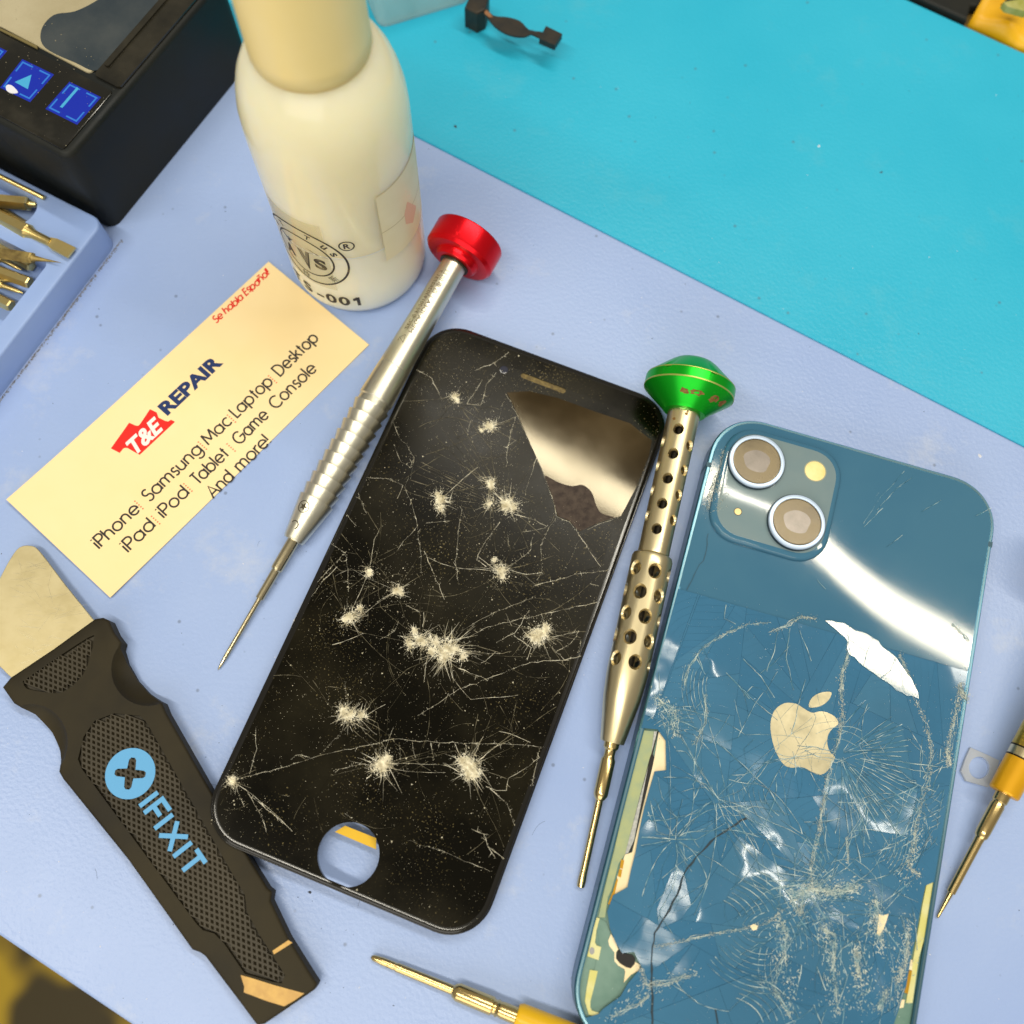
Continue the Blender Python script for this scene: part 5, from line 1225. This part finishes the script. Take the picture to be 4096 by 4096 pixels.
capg = mk('domed_cap', *lathe([(113.8, 4.1), (113.9, 5.2), (114.5, 5.7), (118.9, 10.95), (119.3, 11.2), (121.7, 11.2), (122.2, 10.9), (122.5, 10.6), (126.3, 6.4), (127.2, 5.2), (127.7, 3.6), (127.9, .6)], 72), GREENA, gd, auto=12)
for s0, s1, r in ((119.15, 119.55, 11.24), (121.75, 122.1, 11.12)):
    sub(capg, mk('worn_rim', *lathe([(s0, r - .5), (s0, r - .03), ((s0 + s1) / 2, r), (s1, r - .03), (s1, r - .5)], 72), GREENW, gd, auto=30))
# scalloped finger recesses of the cap
fl_cut = []
for k in range(6):
    a = R_(60 * k + 20); ax = Vector((0, -math.sin(a), math.cos(a)))
    c0 = Vector((127.2, 0, 0)) + ax * 9.4; d = (Vector((-.62, 0, 0)) + ax * .55).normalized()
    m = 18; v = []; f = []; b1 = d.orthogonal().normalized(); b2 = d.cross(b1)
    for q in (-9, 9):
        for i in range(m): t = 2 * math.pi * i / m; v.append(tuple(c0 + d * q + b1 * 2.6 * math.cos(t) + b2 * 2.6 * math.sin(t)))
    f = [(i, (i + 1) % m, m + (i + 1) % m, m + i) for i in range(m)] + [tuple(range(m))[::-1], tuple(range(m, 2 * m))]
    c = mk('cutter', v, f, None); c.matrix_world = mF; fl_cut.append(c)
boolean(capg, fl_cut); shade(capg, 20)
def blot(s, a, r, rr, seed, sx=1.0):
    random.seed(seed); mb = MB(); m = 16; P = []
    for k in range(m): t = 2 * math.pi * k / m; q = rr * random.uniform(.55, 1.15); P.append((q * math.cos(t) * sx, q * math.sin(t)))
    return P
for s, a, rr, sd, sx in ((116.8, 8, 1.5, 3, .55), (116.7, -14, 1.2, 4, .6), (116.9, 40, 1.15, 5, .9), (117.2, 64, 1.1, 6, .9)):
    P = blot(s, a, 0, rr, sd, sx); v = []
    for (x, y) in P:
        ss = s + x * .75; r = 5.7 + (ss - 114.5) / 4.4 * 5.25 + .03; b = R_(a) + y / r * 1.3; v.append((ss - .03, -r * math.sin(b), r * math.cos(b)))
    sub(capg, mk('worn_patch', v, [tuple(range(len(v)))], RUST, gd))
for s, a, rr, sd in ((112.6, 2, .5, 8), (110.9, -38, .45, 9), (113.2, 5, .3, 10)):
    P = blot(s, a, 0, rr, sd); v = [(s + x, -3.99 * math.sin(R_(a) + y / 3.9), 3.99 * math.cos(R_(a) + y / 3.9)) for x, y in P]; mk('worn_patch', v, [tuple(range(len(v)))], RUST, gd)

FRT = axisM((102.92, -16.83, .6), (.4446, .8815, .155))
rd = thing('gold_screwdriver', 'gold screwdriver with an orange yellow barrel beside the blue phone', 'screwdriver', FRT)
mk('bit_shaft', *lathe([(0, .08), (.3, .3), (6.2, .62), (6.4, .95), (19.2, 1.0), (20.2, 1.05), (20.8, 1.45), (22, 1.55), (28.6, 1.6), (29, 1.45), (29.4, 1.4), (29.7, 1.65), (32.2, 1.7), (33, 1.7)], 36), GOLDS, rd, auto=30)
mk('barrel', *lathe([(31.6, 1.8), (31.7, 3.1), (32.1, 3.35), (40.2, 3.38)], 56), ORANGE, rd, auto=25)
mk('barrel_ring', *lathe([(40.2, 3.0), (40.25, 3.44), (40.5, 3.44), (40.6, 3.0)], 56), DKRING, rd)
mk('barrel_collar', *lathe([(40.6, 3.0), (40.6, 3.38), (42.6, 3.38), (42.6, 3.0)], 56), GOLDB, rd)
mk('barrel_ring', *lathe([(42.6, 3.0), (42.65, 3.44), (42.9, 3.44), (43.0, 3.0)], 56), DKRING, rd)
mk('knurled_grip', *lathe([(43.0, 3.0), (43.0, 3.42), (72, 3.45), (74, 3.2), (90, 3.1), (92, 2.6)], 56), KNB, rd, auto=25)
mk('end_cap', *lathe([(91, 3.2), (91.2, 13.6), (96, 14.9), (98, 14.5), (98.5, 3)], 48), KNB, rd, auto=25)

FBT = axisM((-21.73, -35.08, 1.0), (.9647, -.2583, .05))
bd = thing('yellow_screwdriver', 'small cross tip screwdriver with a yellow handle at the bottom edge', 'screwdriver', FBT)
mk('bit_shaft', *lathe([(0, .35), (.5, .62), (2.5, .82), (5.4, .86), (5.5, .78), (5.8, .78), (5.9, .95), (18.9, 1.0), (19.4, 1.5), (20.2, 1.85), (28.0, 1.9), (28.3, 1.6), (28.8, 1.55), (29.2, 1.85), (29.6, 1.55), (30.4, 1.7), (34.5, 1.75)], 36), GOLDS, bd, auto=30)
for k in range(4):
    a = k * math.pi / 2 + .6
    mk('tip_flute', [(-.1, .12 * math.cos(a), .12 * math.sin(a)), (-.1, .3 * math.cos(a), .3 * math.sin(a)), (4.2, .95 * math.cos(a), .95 * math.sin(a)), (4.2, .6 * math.cos(a), .6 * math.sin(a))], [(0, 1, 2, 3)], DKRING, bd)
mk('handle', *lathe([(33.4, 1.9), (33.5, 2.5), (34.4, 2.85), (70, 3.4), (88, 3.5), (90, 2.8)], 48), YHAND, bd, auto=25)

# ------------------------------------------------------------------ clear square spacer
Zr = zoomer(3650, 2600, .6212)
wq = at(*Zr((430, 760))); 
sp = [tuple(at(*Zr(p), .8).xy) for p in ((372, 628), (480, 675), (558, 712), (545, 760), (520, 830), (490, 885), (440, 870), (345, 842), (312, 780), (340, 700))]
hl_ = [tuple(at(*Zr((428 + 66 * math.cos(k * .2618), 758 + 72 * math.sin(k * .2618))), .8).xy) for k in range(24)]
loops = [[Vector((p[0] - wq.x, p[1] - wq.y, 0)) for p in sp], [Vector((p[0] - wq.x, p[1] - wq.y, 0)) for p in hl_]]
flat = [p for l in loops for p in l]; tri = [tuple(t) for t in tessellate_polygon(loops)]; mb = MB()
for z in (.03, .9): mb.add([(p.x, p.y, z) for p in flat], tri)
for l in loops: m = len(l); mb.add([(p.x, p.y, .03) for p in l] + [(p.x, p.y, .9) for p in l], [(i, (i + 1) % m, m + (i + 1) % m, m + i) for i in range(m)])
o = mk('plastic_spacer', mb.v, mb.f, WASH); o.location = (wq.x * .001, wq.y * .001, 0)
tag(o, 'small clear plastic square with a round hole beside the orange barrel', 'spacer')

# ------------------------------------------------------------------ bit tray
tz = 9.8; Zt = zoomer(0, 600, .4659)
c0 = at(392, 945, tz * .5); cor = at(*Zt((812, 640)), tz)
p_e = at(0, 1387, tz); dv = (p_e - cor).xy.normalized()             # along the visible long side, towards the lower left
bv = Vector((dv.y, -dv.x)) if Vector((dv.y, -dv.x)).x < 0 else Vector((-dv.y, dv.x))   # along the back side, to the left
tw = lambda a, b: (cor.x + dv.x * a + bv.x * b, cor.y + dv.y * a + bv.y * b)
tr = thing('bit_tray', 'periwinkle blue plastic tray holding gold screwdriver bits', 'tray', loc((*tw(30, 25), 0)))
def tl(a, b): q = tw(a, b); o_ = tw(30, 25); return (q[0] - o_[0], q[1] - o_[1])
def rpoly(a0, b0, a1, b1, r):
    return [tl(*p) for p in rrect(a0, b0, a1, b1, r, 6)]
v, f = slab(rpoly(-2.2, -1.5, 78, 60, 3.5), .05, tz, .7, 3); tb = mk('tray_body', v, f, TRAYM, tr)
cm = loc((*tw(30, 25), 0)); cm.translation = cm.translation * .001
def tcut(poly, z0): c = mk('cutter', *prism(poly, z0, 30), None); c.matrix_world = cm; return c
boolean(tb, [tcut(rpoly(15, 3.6, 73, 56, 1.5), 1.6), tcut(rpoly(.8, 15.5, 10.0, 52, 4.0), 2.5)]); shade(tb, 35)
mb = MB(); random.seed(3)
for i in range(900):
    a = random.uniform(-3, 70); q = tw(a, -1.7 - abs(random.gauss(0, .35)) - .15); s = random.uniform(.06, .3)
    t = random.uniform(0, 6.28); mb.add([(q[0] + s * math.cos(t), q[1] + s * math.sin(t), .02), (q[0] + s * math.cos(t + 2.1), q[1] + s * math.sin(t + 2.1), .02), (q[0] + s * math.cos(t + 4.2), q[1] + s * math.sin(t + 4.2), .02), (q[0], q[1], .02 + s * .6)], [(0, 1, 3), (1, 2, 3), (2, 0, 3)])
o = mb.build('grime_line', GRIME); tag(o, 'line of grey grime along the foot of the blue tray', 'dirt', kind='stuff')

def bit_thing(a, b, za, zb, shape, label, mat=GOLD, ext=28):
    """driver bit whose visible end is at b; it runs on past a"""
    A = at(*a, za); B = at(*b, zb); d = (A - B).normalized()
    F = axisM(tuple(B), tuple(d)); t = thing('driver_bit', label, 'driver bit', F, 'gold bits in the blue tray')
    L = (A - B).length + ext
    def hexrod(s0, s1, r):
        return lathe([(s0, r * .86), (s0 + .4, r), (s1 - .4, r), (s1, r * .86)], 6)
    if shape == 'rod': mk('shank', *lathe([(0, .5), (.3, .62), (L, .62)], 20), mat, t, auto=30)
    elif shape == 'hex': mk('tip', *lathe([(0, .75), (1.6, .95), (2.2, .95)], 16), mat, t, auto=30); mk('hex_shank', *hexrod(1.9, L, 2.0), mat, t)
    elif shape == 'flat':
        v = [(0, -1.7, -.25), (0, 1.7, -.25), (0, 1.7, .25), (0, -1.7, .25), (5.5, -1.55, -.7), (5.5, 1.55, -.7), (5.5, 1.55, .7), (5.5, -1.55, .7), (7.2, -1.0, -.9), (7.2, 1.0, -.9), (7.2, 1.0, .9), (7.2, -1.0, .9)]
        f = [(0, 1, 2, 3)] + [(4 * k + i, 4 * k + (i + 1) % 4, 4 * k + 4 + (i + 1) % 4, 4 * k + 4 + i) for k in (0, 1) for i in range(4)] + [(8, 9, 10, 11)]
        mk('blade_tip', v, f, mat, t); mk('neck', *lathe([(6.6, 1.15), (12.5, 1.25), (14.5, 1.9)], 24), mat, t, auto=30); mk('hex_shank', *hexrod(14, L, 2.1), mat, t)
    elif shape == 'thin': mk('tip', *lathe([(0, .12), (1.5, .5), (6, .62), (6.4, .9)], 18), mat, t, auto=30); mk('hex_shank', *hexrod(6.2, L, 1.0), mat, t)
    elif shape == 'needle': mk('tip', *lathe([(0, .04), (4.2, .38), (7.5, .75), (8.2, 1.2)], 18), mat, t, auto=30); mk('hex_shank', *hexrod(8, L, 1.55), mat, t)
    elif shape == 'stub': mk('hex_shank', *hexrod(0, L, 1.6), mat, t)
    return t
bit_thing((0, 705), (176, 792), 11.2, 10.6, 'rod', 'slim gold rod lying along the back rim of the blue tray', ext=25)
bit_thing((0, 805), (146, 818), 6.0, 6.0, 'hex', 'gold hex bit lying in the rounded slot of the blue tray', ext=22)
bit_thing((0, 872), (287, 1012), 9.0, 11.0, 'flat', 'long gold flat blade bit resting on the blue tray rim', ext=22)
bit_thing((20, 925), (205, 1022), 6.6, 7.0, 'thin', 'thin gold bit under the long flat blade bit', ext=18)
bit_thing((0, 1012), (243, 1050), 8.5, 11.0, 'needle', 'corroded brown bit with a needle point over the tray rim', CORR, 22)
bit_thing((28, 1050), (86, 1080), 4.6, 4.6, 'thin', 'short gold bit deep in the tray beneath the corroded bit', ext=16)
bit_thing((0, 1088), (122, 1133), 6.6, 7.2, 'stub', 'broad gold hex bit in the middle of the blue tray', ext=20)
bit_thing((0, 1140), (92, 1172), 5.6, 5.8, 'thin', 'gold cross tip bit near the front of the blue tray', ext=18)
bit_thing((0, 1202), (48, 1225), 6.0, 6.2, 'stub', 'gold hex bit nearest the front rim of the blue tray', ext=18)

random.seed(44)
for k in range(5):
    y_ = 930 + k * 66 + random.uniform(-12, 12); x_ = random.uniform(70, 170) - max(0, y_ - 1080) * .6; sl = random.uniform(-.1, .75); zz_ = random.uniform(2.6, 4.4)
    bit_thing((0, y_ - x_ * sl), (max(20, x_), y_), zz_, zz_ - .3, random.choice(('thin', 'hex', 'stub', 'thin')), ('dull bit deep in the blue tray, nearest its back ledge', 'dull bit deep in the tray under the needle pointed bit', 'dull bit deep in the tray just behind the broad hex bit', 'dull bit deep in the tray just in front of the broad hex bit', 'dull bit deep in the blue tray, nearest its front corner')[k], random.choice((GOLD, CORR, GOLD)), 14)
# ------------------------------------------------------------------ black device with lit buttons
DC = Vector((-114.7, 138.4)); DX = -e25; DY = n25; DH = 30.0; DD = 66.0; DWI = 150.0
dvt = thing('heating_station', 'black bench heating station with blue lit buttons and a dirty plate', 'device', frame(Vector((DC.x, DC.y, 0)), Vector((-e25.x, -e25.y, 0)), Vector((-n25.x, -n25.y, 0)), Vector((0, 0, 1))))
FD = MT[dvt.name]
pd = lambda p, z=DH: on_plane(FD, *p, z)
body = rrect(0, -DD, DWI, 0, 3.2, 6)
v, f = slab(body, .05, DH, 1.6, 4); mk('housing', v, f, DEVB, dvt, auto=40)
fy0 = pd((0, 140))[1]; fy1 = pd((380, 290))[1]; ppy = (fy0 + fy1) / 2
prx = pd((520, 120))[0]
v, f = slab(rrect(2.2, ppy + .9, DWI - 4, -1.5, 1.0, 3), DH - .3, DH + .35, .2, 2); mk('button_panel', v, f, DEVG, dvt, auto=40)
v, f = slab(rrect(prx, -DD + 4, DWI - 4, ppy - .4, 1.2, 3), DH - .3, DH + .5, .25, 2); plate_o = mk('heating_plate', v, f, DEVP, dvt, auto=40)
so = spline([pd(p, DH + .55) for p in ((180, 190), (165, 120), (215, 60), (300, 45), (390, 0), (470, -60), (640, -80), (640, -10), (560, 90), (470, 190), (390, 280), (300, 250))], 5)
sub(plate_o, thin('soot_patch', so, DH + .4, DH + .56, DEVS, dvt))
v, f = prism(rrect(1.2, -DD + 3, prx - 1.2, ppy - .5, 1, 3), DH - .2, DH + .8); mk('side_rail', v, f, DEVG, dvt)
v, f = prism([(x, y) for x, y in rrect(prx - 3.2, -DD + 4, prx - 1.8, ppy - 4, .4, 2)], DH + .7, DH + 1.3); mk('rail_ridge', v, f, DEVG, dvt)
v, f = slab([pd(p, DH + .5) for p in ((0, 112), (150, 185), (150, 197), (0, 122))], DH + .3, DH + .7, .1, 1); mk('plate_lip', v, f, pm('brass_lip', (.25, .2, .08), .4, .5), dvt)
Zb = zoomer(0, 0, .3623)
def button(quad, icon):
    q = [pd(Zb(p), DH + .45) for p in quad]
    b = mk('lit_button', *slab(q, DH + .2, DH + .45, .08, 1), BTN, dvt)
    c = (sum(p[0] for p in q) / 4, sum(p[1] for p in q) / 4)
    g = [tuple(Vector(c) + (Vector(p) - Vector(c)) * .84) for p in q]
    mb = MB()
    for k in range(4):
        a, b_, d = Vector(g[k]), Vector(g[(k + 1) % 4]), Vector(g[k - 1]); ribbon(mb, [tuple(a + (b_ - a) * .38), tuple(a), tuple(a + (d - a) * .38)], .42, DH + .475)
    sub(b, mb.build('button_outline', BTNL, dvt))
    m = Vector(c); ex_ = (Vector(q[1]) - Vector(q[0])) * .5; ey_ = (Vector(q[3]) - Vector(q[0])) * .5
    if icon:
        pl = [tuple(pd(Zb(p), DH + .47)) for p in icon]; sub(b, thin('button_icon', pl, DH + .44, DH + .49, BTNA, dvt))
    return b
button([(245, 650), (595, 820), (330, 1125), (0, 965)], [(162, 905), (348, 825), (308, 985)])
button([(765, 900), (1115, 1070), (850, 1375), (500, 1200)], [(660, 1180), (850, 960), (870, 980), (690, 1190)])
button([(-260, 395), (75, 560), (-180, 860), (-500, 700)], None)
bl = spline([pd(Zb(p), DH + .6) for p in ((65, 955), (90, 935), (140, 950), (198, 1018), (130, 1028), (75, 1000))], 4)
thin('white_paint_fleck', bl, DH + .35, DH + .62, pm('white_fleck', (.72, .72, .8), .5), dvt)

random.seed(52); mb = MB()
for k in range(260):
    x = random.uniform(2, 60); y = random.uniform(-30, -2); s_ = random.choice((.04, .05, .07, .1, .16)); g = random.uniform(0, 6.28); z = DH + .4 if y > ppy else DH + .6
    mb.add([(x + s_ * 1.6 * math.cos(g), y + s_ * math.sin(g), z), (x + s_ * math.cos(g + 2), y + s_ * math.sin(g + 2), z), (x + s_ * math.cos(g + 4), y + s_ * math.sin(g + 4), z), (x, y, z + s_)], [(0, 1, 3), (1, 2, 3), (2, 0, 3)])
mb.build('dust_flecks', pm('grey_fleck', (.38, .33, .22), .8), dvt)['kind'] = 'stuff'
# ------------------------------------------------------------------ clear box, flex part, things beyond the mat
b0 = at(1545, 108, -.2); b1 = at(1872, 8, -.2); bx_ = (b1 - b0).normalized(); by_ = Vector((-bx_.y, bx_.x, 0))
FX = frame(Vector((b0.x, b0.y, -.2)), bx_, by_, Vector((0, 0, 1)))
bxo = thing('clear_box', 'small clear plastic box behind the bottle at the top edge', 'box', FX)
def wallbox(name, x0, y0, z0, x1, y1, z1, mat, par): return mk(name, *prism([(x0, y0), (x1, y0), (x1, y1), (x0, y1)], z0, z1), mat, par)
v, f = slab(rrect(-2, 0, 27, 24, 3, 6), 0, 1.0, .3, 2); mk('box_floor', v, f, CLEARB, bxo)
ro = rrect(-2, 0, 27, 24, 3, 6); ri = inset(ro, .9); n = len(ro)
mk('box_wall', [(p[0], p[1], 1) for p in ro] + [(p[0], p[1], 11) for p in ro] + [(p[0], p[1], 11) for p in ri] + [(p[0], p[1], 1) for p in ri], [(k * n + i, k * n + (i + 1) % n, ((k + 1) % 4) * n + (i + 1) % n, ((k + 1) % 4) * n + i) for k in range(4) for i in range(n)], CLEARB, bxo)
wallbox('box_divider', 9, .9, 1, 9.7, 23, 9, CLEARB, bxo)

Zf = zoomer(1400, 0, .7246); FZ = 6.2
fo = at(*Zf((690, 40)))
fx_ = thing('flex_part', 'black flex cable part standing on the teal mat behind the bottle', 'phone part', loc((fo.x, fo.y, -.25)))
def wf(p, z): q = at(*Zf(p), z); return (q.x - fo.x, q.y - fo.y)
strip = [wf(p, FZ) for p in ((735, 30), (790, 88), (870, 98), (940, 120), (990, 168), (1070, 182), (1050, 212), (1000, 192), (960, 206), (880, 196), (800, 150), (745, 75))]
thin('flex_strip', spline(strip, 3), FZ, FZ + .5, FLEX, fx_)
v, f = prism([wf(p, FZ + 1.2) for p in ((1082, 142), (1172, 186), (1132, 248), (1045, 212))], FZ - .6, FZ + 1.4); mk('connector', v, f, FLEX, fx_)
v, f = slab([wf(p, FZ + 1) for p in ((632, 38), (662, -30), (770, -30), (748, 50), (700, 74))], .05, FZ + 1.2, .5, 3); mk('end_block', v, f, FLEX, fx_)
v, f = prism([wf(p, FZ + .6) for p in ((745, 45), (775, 70), (788, 92), (765, 90), (742, 70))], FZ + .3, FZ + .62); mk('copper_tab', v, f, COPPER, fx_)

k0 = at(3700, 0, 4)
kb = at(3868, 82, 3)
tb_ = P_tt.xy.dot(e25); kt = at(3866, 96, -2).xy.dot(e25)
pts = [tuple(e25 * t + n25 * d) for t, d in ((kt - 90, d_tt + .8), (kt - .5, d_tt + .8), (kt - 1.5, d_tt + 6.5), (kt + 14, d_tt + 15), (kt + 14, d_tt + 60), (kt - 90, d_tt + 60))]
v, f = slab(pts, -2.15, 1.2, .8, 3); o = mk('black_case', v, f, DEVB); tag(o, 'black plastic case beyond the far edge of the teal mat', 'case')
# crumpled yellow wrap
random.seed(21); n1, n2 = 26, 20; v = []; f = []
y0p, y1p = at(3840, 30, 4), at(4300, 260, 4)
for j in range(n2 + 1):
    for i in range(n1 + 1):
        s = i / n1; t = j / n2; q = e25 * (kt + .4 + s * 62) + n25 * (d_tt + .9 + t * 46)
        z = 1.0 + 2.6 * abs(math.sin(s * 7 + t * 3 + 1.0)) * (.3 + t) + 2.2 * math.sin(s * 13 - t * 6) ** 2 + random.uniform(0, .35); v.append((q.x, q.y, z - 1.2 if t > 0 else -1.9))
for j in range(n2):
    for i in range(n1): a = j * (n1 + 1) + i; f.append((a, a + 1, a + n1 + 2, a + n1 + 1))
o = mk('yellow_wrapper', v, f, YEL, smooth=True); tag(o, 'crumpled yellow wrapper in the far right corner beyond the mat', 'wrapper')
md = o.modifiers.new('solid', 'SOLIDIFY'); md.thickness = .0003
q = [tuple(at(x, y, 9).xy) for x, y in ((4015, 8), (4110, -10), (4110, 48), (4075, 38), (4030, 26))]
o = mk('printed_slip', *prism(q, 6.8, 9.0), OLIVE); tag(o, 'olive printed slip lying on the yellow wrapper', 'paper')

# ------------------------------------------------------------------ crumbs and lint on the mats
random.seed(33); mb = MB(); mw = MB()
def crumb(m, x, y, z, s, e=1.5):
    a = random.uniform(0, 6.28); P = []
    for k in range(5):
        t = a + k * 1.2566; r = s * random.uniform(.6, 1.1) * (e if k in (0, 3) else 1); P.append((x + r * math.cos(t), y + r * math.sin(t), z))
    m.add(P + [(x, y, z + s * .6)], [(k, (k + 1) % 5, 5) for k in range(5)])
def hit(x, y):
    q = F13.inverted() @ Vector((x, y, 0)); r = F8.inverted() @ Vector((x, y, 0))
    if -1 < q.x < 72.5 and -148 < q.y < 1: return True
    if -1 < r.x < 67 and -138 < r.y < 1: return True
    return math.hypot(x - BX, y - BY) < 20
for i in range(620):
    px_, py_ = random.uniform(0, 4096), random.uniform(300, 4096); q = at(px_, py_); x, y = q.x, q.y
    dd = q.xy.dot(n25)
    if hit(x, y) or dd < d_lb + 1 or dd > d_tt - 1 or abs(dd - d_lt) < 1: continue
    z = .012 if dd < d_lt else -.24
    m = mb if random.random() < .5 else mw
    crumb(m, x, y, z, random.choice([.05, .07, .09, .12]) * random.uniform(.7, 1.3), random.choice([1, 1.5, 2.2]))
for (px_, py_, s) in ((1820, 503, .5), (3527, 687, .42), (3920, 1823, .55), (3276, 582, .4), (1545, 2650, .3), (1240, 3570, .35)):
    q = at(px_, py_); crumb(mw if px_ in (3920, 3276) else mb, q.x, q.y, .012 if q.xy.dot(n25) < d_lt else -.24, s, 1.6)
for k in range(26):                                     # stray hairs and scratches
    q = at(random.uniform(100, 4000), random.uniform(1300, 4000))
    if hit(q.x, q.y) or q.xy.dot(n25) < d_lb + 6 or q.xy.dot(n25) > d_lt - 6: continue
    l = walk(q.x, q.y, random.uniform(0, 6.28), random.uniform(1.5, 5), lambda x, y: True, .25, 0, 0, .4)
    for p_ in l: ribbon(mb, p_, .045, .014, up=.03)
o = mb.build('dark_lint', pm('dark_lint', (.05, .055, .07), .8)); tag(o, 'scattered dark lint and crumbs on the mats', 'debris', kind='stuff')
o = mw.build('pale_lint', pm('pale_lint', (.75, .76, .82), .6)); tag(o, 'scattered pale specks of dust on the mats', 'debris', kind='stuff')
